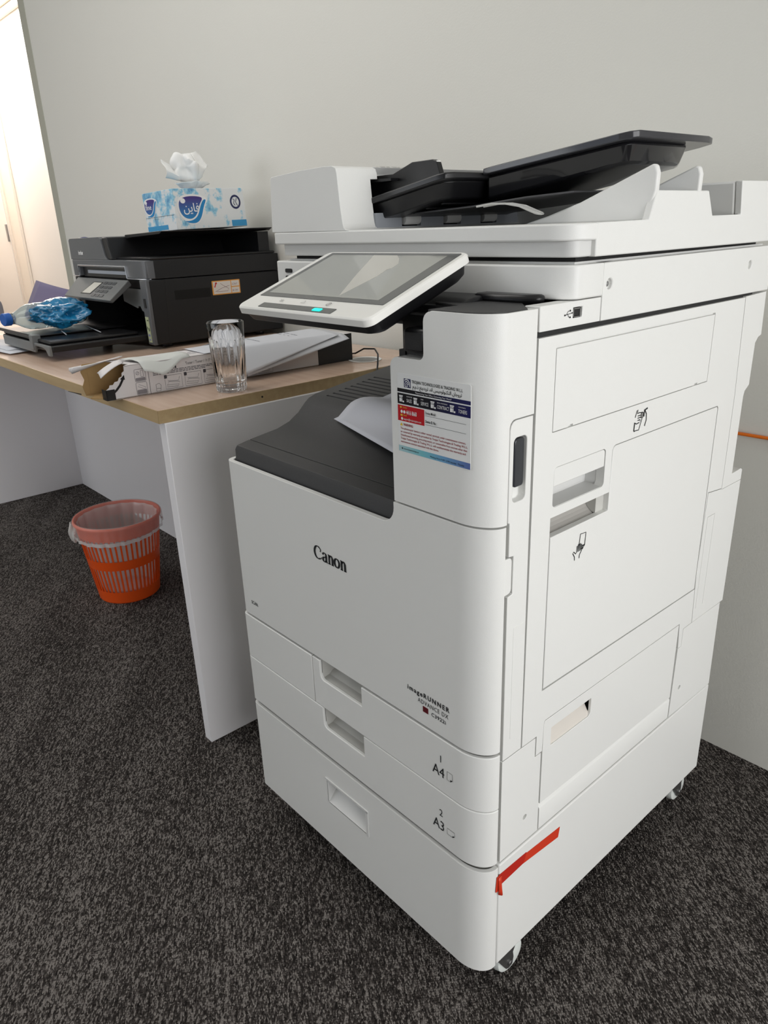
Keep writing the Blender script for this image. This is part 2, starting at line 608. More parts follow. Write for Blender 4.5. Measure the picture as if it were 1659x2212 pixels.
# --- lever cover strip right of the front door
lc = part(G().prism([(0.0362, 0.4335), (0.0735, 0.4335), (0.0735, 0.50), (0.0715, 0.8810), (0.0425, 0.8810), (0.0375, 0.8795), (0.0345, 0.876), (0.0330, 0.871), (0.0330, 0.7645), (0.0362, 0.7630), (0.0362, 0.7215), (0.0452, 0.7205), (0.0452, 0.6715), (0.0362, 0.6700)], 'x', -0.012, 0.0), 'lever_cover', PLAST)
cut(lc, G().prism(rrect(0.0395, 0.0625, 0.7865, 0.8615, 0.006), 'x', -0.0105, 0.01))
finish(lc, 0.0008)
part(G().prism(rrect(0.0425, 0.0595, 0.8035, 0.8595, 0.004), 'x', -0.009, -0.001), 'latch_lever', mat('smoked_clear_plastic', rgb(70, 72, 78), 0.1, trans=0.5), lc, bevel=0.0015)
part(G().prism(rrect(0.0490, 0.0718, 0.4615, 0.6250, 0.001, 1), 'x', -0.001, 0.0004), 'blank_cover', PLAST, lc, bevel=0.0003)


# --- right-hand side: big side door with stepped bottom edge
def plate(poly, name, m_=PLAST, x0=-0.012, x1=0.0, bevel=0.0008, parent=None):
    return part(G().prism(poly, 'x', x0, x1), name, m_, parent, bevel=0)


sd = plate([(0.0757, 0.9625), (0.5680, 0.9630), (0.5772, 0.8150), (0.5775, 0.6640), (0.5305, 0.6690), (0.5262, 0.5311), (0.5330, 0.4338), (0.5047, 0.4338), (0.5047, 0.3998), (0.4945, 0.3998),
            (0.4895, 0.4490), (0.1250, 0.4510), (0.1220, 0.4480), (0.1207, 0.4018), (0.1072, 0.4018), (0.1072, 0.4338), (0.0757, 0.4338)], 'side_door')
# opening for the bypass tray and its grip
cut(sd, G().prism([(0.1135, 0.5025), (0.5285, 0.4985), (0.5262, 0.8060), (0.5230, 0.8098), (0.2450, 0.8100), (0.2410, 0.8085), (0.2382, 0.8040), (0.2382, 0.7475), (0.1125, 0.7475)], 'x', -0.02, 0.01))
cut(sd, G().prism(rrect(0.1150, 0.2235, 0.7595, 0.8100, 0.006), 'x', -0.02, 0.01))
# groove around the blank inset panel
y0, y1, z0, z1 = 0.1080, 0.4775, 0.8540, 0.9495
for q in ((y0, y1, z1 - 0.0018, z1 + 0.0008), (y0, y1, z0 - 0.0006, z0 + 0.0006), (y0 - 0.0005, y0 + 0.0007, z0, z1), (y1 - 0.0006, y1 + 0.0006, z0, z1), (0.138, 0.1475, z0, z0 + 0.0028), (0.439, 0.448, z0, z0 + 0.0028)):
    cut(sd, G().box(-0.004, 0.01, q[0], q[1], q[2], q[3]))
finish(sd, 0.0005, 1)
bt = plate([(0.1160, 0.5045), (0.5268, 0.5002), (0.5246, 0.8045), (0.5222, 0.8083), (0.2460, 0.8085), (0.2425, 0.8070), (0.2400, 0.8030), (0.2395, 0.7215), (0.1150, 0.7215)], 'bypass_tray', x0=-0.010)
finish(bt, 0.0009)
# recesses behind the grips
rec = G()
rec.box(-0.030, -0.028, 0.110, 0.240, 0.70, 0.82)
rec.loft([[(-0.0295, 0.112, 0.7600), (-0.0295, 0.226, 0.7600), (-0.001, 0.226, 0.7600), (-0.001, 0.112, 0.7600)],
          [(-0.0295, 0.112, 0.7475), (-0.0295, 0.226, 0.7475), (-0.001, 0.226, 0.7475), (-0.001, 0.112, 0.7475)]])
rec.box(-0.0295, -0.0125, 0.2236, 0.2300, 0.7478, 0.812)
rec.box(-0.0295, -0.0125, 0.1100, 0.1148, 0.7478, 0.812)
part(rec, 'grip_recess', PLAST2, sd)
cut(core, G().box(-0.0305, 0.01, 0.109, 0.2415, 0.70, 0.82))
cut(bpy.data.objects['upper_chassis'], G().box(-0.0305, 0.01, 0.109, 0.2415, 0.70, 0.82))
part(G().prism(rrect(0.1162, 0.2225, 0.7860, 0.8090, (0.005, 0.005, 0.001, 0.001)), 'x', -0.007, -0.0006), 'door_grip', PLAST, sd, bevel=0.0008)
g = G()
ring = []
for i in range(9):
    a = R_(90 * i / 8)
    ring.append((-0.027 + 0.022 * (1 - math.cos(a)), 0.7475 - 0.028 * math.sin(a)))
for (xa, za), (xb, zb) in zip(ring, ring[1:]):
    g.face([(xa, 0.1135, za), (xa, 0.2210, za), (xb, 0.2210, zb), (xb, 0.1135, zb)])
part(g, 'grip_bowl', mat('shaded_bowl_grey', rgb(176, 173, 168), 0.3), bt, smooth=True)  # grey darkened to put the recess shadow into the bowl colour
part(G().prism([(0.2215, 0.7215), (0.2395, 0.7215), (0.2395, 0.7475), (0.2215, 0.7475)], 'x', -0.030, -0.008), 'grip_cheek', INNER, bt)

# corner panels, low tray, low strip
fp = plate([(0.0362, 0.4320), (0.1054, 0.4320), (0.1054, 0.4000), (0.1190, 0.4000), (0.1198, 0.2625), (0.0362, 0.2625)], 'corner_panel')
rp = plate([(0.4912, 0.2615), (0.6420, 0.2590), (0.6380, 0.4325), (0.5063, 0.4325), (0.5063, 0.3982), (0.4955, 0.3982)], 'corner_panel')
for o, (hy, hz) in ((fp, (0.0888, 0.3072)), (rp, (0.5196, 0.3098))):
    cut(o, G().lathe([(0.0042, -0.008), (0.0042, 0.01)], (0, hy, hz), 'x', 16))
    finish(o, 0.0005, 1)
lt = plate([(0.1222, 0.3090), (0.4878, 0.3045), (0.4882, 0.4475), (0.1260, 0.4490), (0.1222, 0.4460)], 'lower_side_tray', x0=-0.012)
cut(lt, G().prism(rrect(0.1405, 0.2365, 0.4000, 0.4300, (0.001, 0.001, 0.003, 0.006)), 'x', -0.02, 0.01))
finish(lt, 0.0006, 1)
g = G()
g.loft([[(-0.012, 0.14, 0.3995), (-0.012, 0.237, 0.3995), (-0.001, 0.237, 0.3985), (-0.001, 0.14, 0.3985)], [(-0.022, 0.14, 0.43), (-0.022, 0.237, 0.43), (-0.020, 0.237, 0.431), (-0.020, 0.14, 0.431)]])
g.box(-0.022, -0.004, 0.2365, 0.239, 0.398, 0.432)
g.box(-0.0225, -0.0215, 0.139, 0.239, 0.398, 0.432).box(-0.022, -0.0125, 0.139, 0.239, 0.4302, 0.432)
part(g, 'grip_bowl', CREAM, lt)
cut(core, G().box(-0.0225, 0.01, 0.1395, 0.2395, 0.398, 0.432))
part(G().prism([(-0.012, 0.3085), (-0.0085, 0.3085), (-0.0005, 0.3005), (0, 0.2995), (0, 0.2625), (-0.012, 0.2625)], 'y', 0.1222, 0.4885), 'lower_side_strip', PLAST, bevel=0.0006)

# rear side cover with its stepped back edge
rc = plate([(0.5695, 0.9640), (0.6385, 0.9660), (0.6428, 0.9013), (0.6330, 0.8985), (0.6250, 0.8905), (0.6248, 0.8257), (0.6120, 0.8175), (0.6095, 0.8090), (0.6095, 0.6811), (0.6420, 0.6825), (0.6476, 0.6790), (0.6470, 0.4335), (0.5345, 0.4335), (0.5276, 0.5311), (0.5318, 0.6675), (0.5788, 0.6625), (0.5785, 0.8150)], 'rear_side_cover', x0=-0.05)
for q in ((0.5410, 0.5650, 0.6235, 0.6242), (0.5405, 0.5412, 0.4574, 0.6242), (0.5648, 0.5655, 0.4574, 0.6242), (0.578, 0.65, 0.6612, 0.6622)):
    cut(rc, G().box(-0.0015, 0.01, *q))
finish(rc, 0.0008, 1)
part(G().box(-0.560, -0.05, 0.62, 0.640, 0.26, 0.96), 'back_cover', PLAST2, bevel=0.002)

# dark strip painting the shade in the slit above the side door
part(G().box(-0.012, -0.0045, 0.0755, 0.60, 0.9560, 0.9700), 'gap_shade_strip', VOID)

# --- base cabinet
bc = part(G().box(-0.565, 0.0, 0.0362, 0.6440, 0.0650, 0.2570), 'base_cabinet', PLAST, bevel=0.0025, seg=3)
# red packing tape on it
tp = G()
tp.prism([(0.0345, 0.2405), (0.0370, 0.2200), (0.0900, 0.2225), (0.0960, 0.2385)], 'x', 0.0002, 0.0008, 1)
tp.prism([(0.0860, 0.2375), (0.1766, 0.2303), (0.1734, 0.2124), (0.0860, 0.2223)], 'x', 0.0002, 0.0006, 0)
tp.prism([(0.0300, 0.2400), (0.0375, 0.2395), (0.0400, 0.2140), (0.0350, 0.2125), (0.0280, 0.2140)], 'x', 0.0008, 0.0013, 0)
part(tp, 'packing_tape', [TAPE, TAPED])
tf = G()
tf.grid(6, 4, lambda u, v: (0.002 + 0.005 * math.sin(u * PI) * v, 0.0345 + 0.0075 * (u - .3), 0.238 - 0.030 * v))
part(tf, 'tape_tail', TAPE, smooth=True, solid=0.0004)

# --- castors
for (x, y, a) in ((-0.0205, 0.080, 0), (-0.0225, 0.600, 3), (-0.53, 0.10, 20), (-0.53, 0.58, 0)):
    c = G()
    c.lathe([(0.0, -0.011), (0.020, -0.011), (0.0275, -0.008), (0.0300, 0), (0.0275, 0.008), (0.020, 0.011), (0.0, 0.011)], (0, 0.004, 0.0302), 'x', 32, cap=False)
    c.xform(Matrix.Translation((x, y, 0)) @ Matrix.Rotation(R_(a), 4, 'Z'))
    w = part(c, 'castor_wheel', WHEEL, smooth=True)
    k = G()
    for sx in (-0.0140, 0.0125):
        k.prism([(-0.012, 0.020), (-0.005, 0.0165), (0.003, 0.020), (0.0055, 0.032), (0.0035, 0.044), (0.008, 0.052), (0.008, 0.066), (-0.034, 0.066), (-0.030, 0.050)], 'x', sx, sx + 0.0016)
    k.box(-0.0140, 0.0141, -0.034, 0.008, 0.060, 0.066)
    k.lathe([(0.0, 0), (0.0046, 0), (0.0046, 0.0022), (0.0026, 0.003), (0, 0.003)], (0.0141, -0.004, 0.0275), 'x', 12, cap=False)
    k.xform(Matrix.Translation((x, y, 0)) @ Matrix.Rotation(R_(a), 4, 'Z'))
    part(k, 'castor_fork', STEEL, bevel=0.0004)

# --- output tray (charcoal)
tb = [(0.012, 0.7275), (0.0145, 0.733), (0.0150, 0.746), (0.019, 0.7520), (0.040, 0.7560), (0.070, 0.7600), (0.100, 0.7638), (0.125, 0.7715), (0.145, 0.7835), (0.160, 0.7975), (0.170, 0.8050), (0.185, 0.8095), (0.25, 0.8185), (0.305, 0.826), (0.40, 0.838)]


def tray_z(y):
    return interp(tb, y)


g = G()
prof = tb + [(0.40, 0.72), (0.012, 0.72)]
g.prism(prof, 'x', -0.5545, -0.152)
ot = part(g, 'output_tray', DARK)
cut(ot, G().box(-0.60, -0.14, 0.0432, 0.0445, 0.753, 0.78))
for i in range(9):
    yy = 0.186 + i * 0.0135
    cut(ot, G().loft([[(-0.525, yy, tray_z(yy) - 0.002), (-0.525, yy + 0.004, tray_z(yy + .004) - 0.002), (-0.525, yy + 0.004, 0.86), (-0.525, yy, 0.86)],
                      [(-0.17, yy, tray_z(yy) - 0.002), (-0.17, yy + 0.004, tray_z(yy + .004) - 0.002), (-0.17, yy + 0.004, 0.86), (-0.17, yy, 0.86)]]))
finish(ot, 0.0035, 3)
# raised rounded shelf at the exit
part(G().box(-0.40, -0.16, 0.30, 0.395, 0.835, 0.848).box(-0.36, -0.30, 0.285, 0.31, 0.830, 0.8455), 'exit_guide', DARK, bevel=0.003)

# --- reader unit
rf = G()
rp_ = [(WX, 0.30), (WX, 0.142)] + arc(WX + 0.014, 0.142, 0.014, 180, 270, 5) + arc(-0.040, 0.146, 0.040, 270, 360, 10, ry=0.018) + [(0, 0.1885), (-0.03, 0.30)]
rf.prism(rp_, 'z', 0.9965, 1.0325)
part(rf, 'reader_front_cover', PLAST, bevel=0.002, seg=3)
rs = part(G().prism([(0.1900, 0.9685), (0.6430, 0.9680), (0.6440, 1.0325), (0.1900, 1.0325)], 'x', -0.02, 0.0), 'reader_side_cover', PLAST)
for hy, hz in ((0.2038, 1.0087), (0.5683, 1.0084)):
    cut(rs, G().lathe([(0.0060, -0.006), (0.0060, 0.01)], (0, hy, hz), 'x', 18))
finish(rs, 0.0014)
part(G().lathe([(0, 0), (0.0032, 0), (0.0032, 0.0025), (0, 0.0035)], (-0.006, 0.2038, 1.0087), 'x', 12, cap=False), 'screw', STEEL, rs, smooth=True)
part(G().box(-0.565, -0.02, 0.29, 0.643, 0.9985, 1.0322).box(-0.55, -0.012, 0.15, 0.63, 1.0322, 1.0348), 'reader_body', PLAST2)
part(G().box(-0.545, -0.018, 0.160, 0.62, 1.0330, 1.0405), 'lid_gap_shade', VOID)  # dark slab whose colour supplies the shade between reader and lid
us = part(G().prism([(0.0757, 0.9690), (0.1888, 0.9690), (0.1888, 0.9955), (0.0757, 0.9955)], 'x', -0.02, 0.0), 'usb_panel', PLAST)
cut(us, G().box(-0.008, 0.01, 0.1355, 0.1530, 0.9775, 0.9890))
finish(us, 0.0010)
g = G().box(-0.0085, -0.008, 0.1355, 0.153, 0.9775, 0.989, 1).box(-0.007, -0.001, 0.1375, 0.1485, 0.9795, 0.9865, 0)
for q in ((0.1362, 0.1375, 0.978, 0.9885), (0.1485, 0.1498, 0.978, 0.9885), (0.1362, 0.1498, 0.9868, 0.988), (0.1362, 0.1498, 0.978, 0.979)):
    g.box(-0.007, -0.0005, *q, 2)
part(g, 'usb_port', [BLACK, VOID, STEEL], us)
# oblong slots at the left end of the reader front
sl = G()
for z in (1.0185, 1.0080):
    sl.prism(rrect(-0.532, -0.515, z - 0.003, z + 0.003, 0.0022), 'y', 0.1262, 0.1277)
part(sl, 'reader_slots', VOID)

# --- feeder lid: lower tier, base, feeder head
g = G().prism([(-0.556, 0.60), (-0.556, 0.150)] + arc(-0.546, 0.150, 0.010, 180, 270, 4) + arc(-0.020, 0.152, 0.014, 270, 360, 6, ry=0.012) + [(-0.004, 0.60)], 'z', 1.0400, 1.058)
part(g, 'lid_underside', PLAST2, bevel=0.0015)
g = G().prism([(-0.566, 0.62), (-0.566, 0.140)] + arc(-0.556, 0.140, 0.010, 180, 270, 4) + arc(-0.036, 0.163, 0.036, 270, 360, 9, ry=0.033) + [(0, 0.1695), (-0.02, 0.62)], 'z', 1.0570, 1.0745)
part(g, 'lid_front_rim', PLAST, bevel=0.0035, seg=3)
part(G().box(-0.565, -0.01, 0.20, 0.619, 1.058, 1.0735), 'lid_base', PLAST)
# right edge of lid: stepped wall
rl = part(G().prism([(0.1708, 1.0395), (0.1708, 1.0745), (0.2777, 1.0754), (0.2900, 1.1068), (0.4175, 1.1066), (0.4345, 1.0768), (0.5179, 1.0768), (0.5095, 1.1190), (0.6170, 1.1195), (0.6190, 1.0385)], 'x', -0.010, 0.0), 'lid_side_wall', PLAST, bevel=0.0014)
part(G().prism([(0.5095, 1.1190), (0.6170, 1.1195), (0.6190, 1.070), (0.5190, 1.070)], 'x', -0.566, -0.010), 'hinge_cover', PLAST, bevel=0.003)
# sloped output floor between the fins
g = G()
g.prism([(-0.190, 1.0735), (0.0 - 0.010, 1.1066), (-0.010, 1.0735)], 'y', 0.2880, 0.4190)
part(g, 'output_slope', PLAST, bevel=0.001)
for yc in (0.2895, 0.3925):
    g = G()
    g.prism([(-0.190, 1.0740), (-0.1494, 1.0838), (-0.1014, 1.0980), (-0.010, 1.1335), (-0.006, 1.1352), (-0.002, 1.1335), (0.0008, 1.1255), (0.0005, 1.1066), (-0.010, 1.0740)], 'y', yc - 0.0045, yc + 0.0045)
    part(g, 'paper_stop', PLAST, bevel=0.0022, seg=3)
# feeder head: cross-section in x-z run back in y
hd = part(G().prism([(-0.565, 1.0750), (-0.5632, 1.10), (-0.5590, 1.1510), (-0.5560, 1.1540), (-0.4850, 1.1582), (-0.4250, 1.1596), (-0.4050, 1.1590), (-0.3975, 1.1560), (-0.3950, 1.1500), (-0.3905, 1.1050), (-0.3870, 1.0840), (-0.3850, 1.0785), (-0.3810, 1.0755), (-0.3740, 1.0742)], 'y', 0.1302, 0.585), 'feeder_head', PLAST)
cut(hd, G().box(-0.47, -0.30, 0.1915, 0.56, 1.0765, 1.1420))
cut(hd, G().prism([(-0.42, 1.142), (-0.35, 1.142), (-0.35, 1.17), (-0.398, 1.17), (-0.42, 1.150)], 'y', 0.205, 0.56))
finish(hd, 0.003, 3)
hv = G().box(-0.4685, -0.440, 0.192, 0.559, 1.0745, 1.1415, 0).box(-0.44, -0.36, 0.20, 0.55, 1.1380, 1.1415, 0)
part(hv, 'feeder_mouth', BLACK, hd)
lb = G().prism([(0.203, -0.4235), (0.40, -0.4235), (0.40, -0.3975), (0.215, -0.3975)], 'z', 1.1585, 1.1600)
# caution lettering on the head's top lip
tl = lambda u, v: (-0.452 + v, 0.230 + u, 1.1602 + 0 * u)
lt_ = G()
for i, s_ in enumerate(('1 2 3 4 5', 'NOTICE  DOCUMENT', 'FEEDER  COVER', 'A4 A3  MAX 100', 'OPEN  CLOSE')):
    pass
rng = random.Random(3)
for i in range(6):
    u = 0.0
    while u < 0.12:
        w = rng.uniform(0.004, 0.016)
        lt_.face([(-0.4535 + 0.0085 * i - 0.0016, 0.225 + u, 1.1603), (-0.4535 + 0.0085 * i - 0.0016, 0.225 + u + w, 1.1603), (-0.4535 + 0.0085 * i + 0.0012, 0.225 + u + w, 1.1603), (-0.4535 + 0.0085 * i + 0.0012, 0.225 + u, 1.1603)])
        u += w + rng.uniform(0.002, 0.006)
part(lt_, 'caution_print', INK, hd)

# lower paper exit under the feeder tray: grey wall with rollers
g = G().box(-0.392, -0.384, 0.19, 0.56, 1.0745, 1.0965)
ew = part(g, 'exit_wall', GREYP)
for yy in (0.262, 0.352, 0.440):
    cut(ew, G().box(-0.40, -0.37, yy - 0.020, yy + 0.020, 1.0775, 1.10))
    part(G().lathe([(0.0, -0.016), (0.0075, -0.016), (0.0080, -0.014), (0.0080, 0.014), (0.0075, 0.016), (0, 0.016)], (-0.386, yy, 1.0870), 'y', 16, cap=False), 'exit_roller', PLAST2, smooth=True)

# --- feeder input tray (charcoal), its smoky extension
def ftz(x):
    return 1.1200 + (x + 0.38) * 0.165


ft = G()
# rim
th = 0.009
rim = [(-0.445, 0.190), (-0.378, 0.190), (-0.262, 0.190), (-0.250, 0.196), (-0.2455, 0.210), (-0.2430, 0.332), (-0.2450, 0.505), (-0.252, 0.512), (-0.445, 0.512)]
ft.loft([[(x, y, ftz(x) - th) for x, y in rim], [(x, y, ftz(x)) for x, y in rim]])
fto = part(ft, 'document_tray', BLACK, bevel=0.002)
fb = G()
low = [(-0.400, 0.199), (-0.35, 0.199), (-0.275, 0.200), (-0.262, 0.206), (-0.256, 0.222), (-0.252, 0.500), (-0.400, 0.500)]
fb.loft([[(x - (0.012 if x > -0.3 else 0), y + (0.008 if y < 0.3 else -0.01), ftz(x) - 0.030) for x, y in low],
         [(x, y, ftz(x) - th + 0.0005) for x, y in low]])
for k_ in range(3):
    fb.box(-0.352 + k_ * 0.03, -0.348 + k_ * 0.03, 0.23, 0.45, ftz(-0.35 + k_ * .03) - 0.0315, ftz(-0.35 + k_ * .03) - 0.028)
part(fb, 'tray_underside', BLACK, fto, bevel=0.002)
# guide plate standing on it
gd = G().prism([(-0.425, 1.112), (-0.425, 1.1475), (-0.372, 1.1475), (-0.332, 1.1600), (-0.292, 1.1605), (-0.284, 1.1570), (-0.276, 1.137), (-0.276, 1.128)], 'y', 0.215, 0.224)
part(gd, 'paper_guide', BLACK, fto, bevel=0.0008)
gm = G()
for k in range(2):
    y_ = 0.2165 + k * 0.0035
    gm.face([(-0.2905, y_, 1.1612), (-0.2905, y_ + 0.0026, 1.1612), (-0.2865, y_ + 0.0013, 1.1600)])
gm.face([(-0.2850, 0.2155, 1.1585), (-0.2850, 0.2235, 1.1585), (-0.2842, 0.2235, 1.1570), (-0.2842, 0.2155, 1.1570)])
part(gm, 'guide_marks', PLAST, fto)
# upper extension
def fez(x):
    return 1.1460 + (x + 0.243) * 0.135


ex = G()
er = [(-0.243, 0.262), (-0.23, 0.262), (-0.060, 0.290), (-0.044, 0.294), (-0.036, 0.304), (-0.0340, 0.47), (-0.040, 0.492), (-0.060, 0.498), (-0.243, 0.498)]
ex.loft([[(x, y, fez(x) - 0.008) for x, y in er], [(x, y, fez(x) + 0.001 * math.sin((x + .243) * 15)) for x, y in er]])
exo = part(ex, 'tray_extension', SMOKE, bevel=0.0012)
eb = G()
lo2 = [(-0.245, 0.272), (-0.075, 0.300), (-0.058, 0.304), (-0.050, 0.314), (-0.048, 0.440), (-0.06, 0.462), (-0.245, 0.462)]
eb.loft([[(x - 0.006, y + (0.008 if y < .4 else -0.008), fez(x) - 0.0330 - (0.006 if x < -0.2 else 0)) for x, y in lo2], [(x, y, fez(x) - 0.0080) for x, y in lo2]])
part(eb, 'extension_underside', GLOSSB, exo, bevel=0.004)
part(G().lathe([(0, -0.03), (0.006, -0.03), (0.006, 0.03), (0, 0.03)], (-0.248, 0.320, 1.128), 'y', 14, cap=False), 'tray_hinge', BLACK, smooth=True)
# lower output tray film below (dark flap) and clear tongue
g = G()
fl = [(-0.380, 0.235), (-0.240, 0.235), (-0.160, 0.252), (-0.115, 0.290), (-0.105, 0.49), (-0.38, 0.49)]
g.loft([[(x, y, 1.0915 + max(0, (x + 0.30)) * 0.10) for x, y in fl], [(x, y, 1.0940 + max(0, (x + 0.30)) * 0.10) for x, y in fl]])
part(g, 'output_flap', mat('dark_grey_flap', rgb(70, 70, 72), 0.45), bevel=0.001)
g = G()
cpth = [(-0.212, 0.222, 1.098), (-0.190, 0.226, 1.1005), (-0.172, 0.232, 1.1000), (-0.155, 0.238, 1.0965), (-0.143, 0.246, 1.0900), (-0.140, 0.254, 1.0870)]
for sgn in (-1, 1):
    g.tube([(x + sgn * 0.0, y + sgn * 0.007, z) for x, y, z in cpth], 0.0014, 6)
g.tube([(-0.140, 0.247, 1.087), (-0.1365, 0.2505, 1.0862), (-0.138, 0.259, 1.0865), (-0.140, 0.261, 1.087)], 0.0014, 6)
for (a, b) in zip(cpth, cpth[1:]):
    g.face([(a[0], a[1] - .006, a[2]), (a[0], a[1] + .006, a[2]), (b[0], b[1] + .006, b[2]), (b[0], b[1] - .006, b[2])])
part(g, 'clear_tongue', mat('clear_film', rgb(225, 225, 222), 0.15, trans=0.45), smooth=True)

# --- touch panel
TPo = Vector((-0.4000, -0.0480, 0.9870))
TPr = Matrix.Rotation(R_(-0.8), 4, 'Z') @ Matrix.Rotation(R_(20.6), 4, 'X')
TPW, TPD = 0.2715, 0.1720
TM = Matrix.Translation(TPo) @ TPr
bz = G()
bz.loft([[(u, v, -0.010) for u, v in rrect(0, TPW, 0, TPD, 0.011, 5)], [(u, v, -0.002) for u, v in rrect(0.0, TPW, 0.0, TPD, 0.011, 5)], [(u, v, 0.0) for u, v in rrect(0.002, TPW - 0.002, 0.002, TPD - 0.002, 0.010, 5)]])
bz.xform(TM)
tpanel = part(bz, 'touch_panel', mat('panel_white', rgb(238, 237, 232), 0.22), bevel=0.0008)
k = G()
k.loft([[(u, v, -0.028) for u, v in rrect(0.022, TPW - 0.012, 0.020, TPD - 0.012, 0.012, 4)], [(u, v, -0.022) for u, v in rrect(0.010, TPW - 0.006, 0.008, TPD - 0.006, 0.012, 4)], [(u, v, -0.0098) for u, v in rrect(0.005, TPW - 0.004, 0.004, TPD - 0.004, 0.011, 4)]])
k.xform(TM)
part(k, 'panel_back', BLACK, tpanel, bevel=0.001)
k = G()
k.prism(rrect(0.014, TPW - 0.009, 0.033, TPD - 0.006, 0.001, 1), 'z', 0.0000, 0.0006)
k.xform(TM)
part(k, 'screen_border', LIGHTBORDER, tpanel)
k = G()
k.prism(rrect(0.024, TPW - 0.026, 0.042, TPD - 0.013, 0.0005, 1), 'z', 0.0006, 0.0008)
k.xform(TM)
sco = part(k, 'screen', SCREEN, tpanel)
k = G()
k.prism(rrect(0.049, 0.2015, 0.0045, 0.0155, 0.0008, 1), 'z', -0.0004, 0.0006)
k.xform(TM)
part(k, 'status_window', LIGHTBORDER, tpanel)
k = G()
k.prism(rrect(0.163, 0.179, 0.0065, 0.0125, 0.0015, 2), 'z', 0.0006, 0.0012)
k.xform(TM)
part(k, 'status_light', GREEN, tpanel)
IT = lambda u, v: tuple(TM @ Vector((u, v, 0.0010)))
ic = G().stroke([(0.076, 0.0215), (0.083, 0.0215), (0.081, 0.0228)], 0.0007, IT).stroke([(0.083, 0.0245), (0.076, 0.0245), (0.078, 0.0232)], 0.0007, IT)
part(ic, 'wake_symbol', INK, tpanel)
ic = G().stroke([(0.122, 0.0215), (0.130, 0.0215), (0.126, 0.0272)], 0.0007, IT, closed=True)
part(ic, 'volume_symbol', INK, tpanel)
ic = G().stroke(arc(0.176, 0.0240, 0.0034, 0, 330, 14), 0.0007, IT, closed=True).stroke([(0.176, 0.0215), (0.176, 0.0265)], 0.0008, IT)
part(ic, 'power_symbol', INK, tpanel)
# paler flat patch on the screen
patch_m = mat('pale_screen_patch', rgb(200, 198, 190), 0.3)
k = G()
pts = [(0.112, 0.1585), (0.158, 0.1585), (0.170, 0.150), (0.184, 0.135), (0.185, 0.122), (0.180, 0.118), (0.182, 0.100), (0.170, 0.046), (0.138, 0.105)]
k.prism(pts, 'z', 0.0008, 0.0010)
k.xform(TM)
part(k, 'pale_screen_patch', patch_m, tpanel)
# arm
k = G()
k.prism([(0.045, 0.985), (0.080, 0.998), (0.112, 1.002), (0.112, 0.985), (0.06, 0.965)], 'x', -0.250, -0.100)
k.box(-0.20, -0.100, 0.05, 0.125, 0.968, 0.992)
k.box(-0.135, -0.100, 0.005, 0.07, 0.945, 0.972)
part(k, 'panel_arm', BLACK, bevel=0.004)
part(G().prism([(-0.115, 0.100), (-0.045, 0.1000), (-0.028, 0.112), (-0.028, 0.124), (-0.115, 0.124)], 'z', 0.993, 1.003), 'arm_pivot', BLACK, bevel=0.004)

# --- marks on the side
ic = G()
S = SIDE()
# usb trident
ic.stroke([(0.1195, 0.9822), (0.1325, 0.9835)], 0.0006, S).stroke([(0.1225, 0.9825), (0.1250, 0.9858), (0.1290, 0.9862)], 0.0006, S).stroke([(0.1245, 0.9827), (0.1270, 0.9795), (0.1290, 0.9793)], 0.0006, S)
for cy, cz in ((0.1195, 0.9822), (0.1292, 0.9863), (0.1293, 0.9792)):
    ic.face([S(a, b) for a, b in arc(cy, cz, 0.0011, 0, 315, 7)])
ic.face([S(0.1320, 0.9845), S(0.1320, 0.9825), S(0.1345, 0.9836)])
part(ic, 'usb_symbol', INK, us)
ic = G()
# hand with arrow
hx, hz = 0.2860, 0.8180
def H(u, v):
    return S(hx + u, hz + v)
w = 0.0012
ic.stroke([(0.000, 0.019), (0.0035, 0.0275), (0.0055, 0.0285), (0.0050, 0.0235), (0.0100, 0.0240), (0.0160, 0.0225)], w, H)
ic.stroke([(0.0065, 0.0200), (0.0155, 0.0200)], w, H).stroke([(0.0065, 0.0170), (0.0155, 0.0172)], w, H).stroke([(0.0070, 0.0140), (0.0125, 0.0142), (0.0130, 0.0118)], w, H)
ic.stroke([(0.0155, 0.0235), (0.0190, 0.0225), (0.0185, 0.0155), (0.0150, 0.0160), (0.0155, 0.0235)], w * 1.3, H)
ic.stroke([(0.000, 0.0120), (0.004, 0.0098), (0.0115, 0.0105)], w, H).stroke([(0.000, 0.0125), (-0.0005, 0.0015), (0.0015, 0.0005)], w * 1.6, H)
ic.stroke([(-0.0005, 0.0010), (0.0115, 0.0005), (0.0175, 0.0150)], w, H)
ic.stroke([(0.0255, 0.0030), (0.0285, 0.0105), (0.0275, 0.0190), (0.0235, 0.0245)], w * 1.3, H).stroke([(0.0215, 0.0165), (0.0220, 0.0250), (0.0295, 0.0265)], w * 1.8, H)
part(ic, 'hand_and_arrow_symbol', INK, sd)
ic = G()
# hand with sheet
hx2, hz2 = 0.1640, 0.6725
def H2(u, v):
    return S(hx2 + u, hz2 + v)
ic.stroke([(0.0125, 0.0190), (0.0145, 0.0345), (0.0265, 0.0335), (0.0255, 0.0170), (0.0210, 0.0120), (0.0175, 0.0135)], w, H2)
ic.stroke([(0.0255, 0.0165), (0.0200, 0.0165), (0.0205, 0.0120)], w * 1.8, H2)
for i in range(4):
    ic.stroke([(0.0085 + i * 0.0028, 0.0110), (0.0085 + i * 0.0028, 0.0195 + (0.002 if i in (1, 2) else 0)), (0.0105 + i * 0.0028, 0.0195 + (0.002 if i in (1, 2) else 0)), (0.0112 + i * 0.0028, 0.0110)], w * 0.9, H2)
ic.stroke([(0.0045, 0.0010), (0.0040, 0.0060), (0.0000, 0.0120), (0.0020, 0.0135), (0.0065, 0.0095), (0.0085, 0.0120)], w, H2)
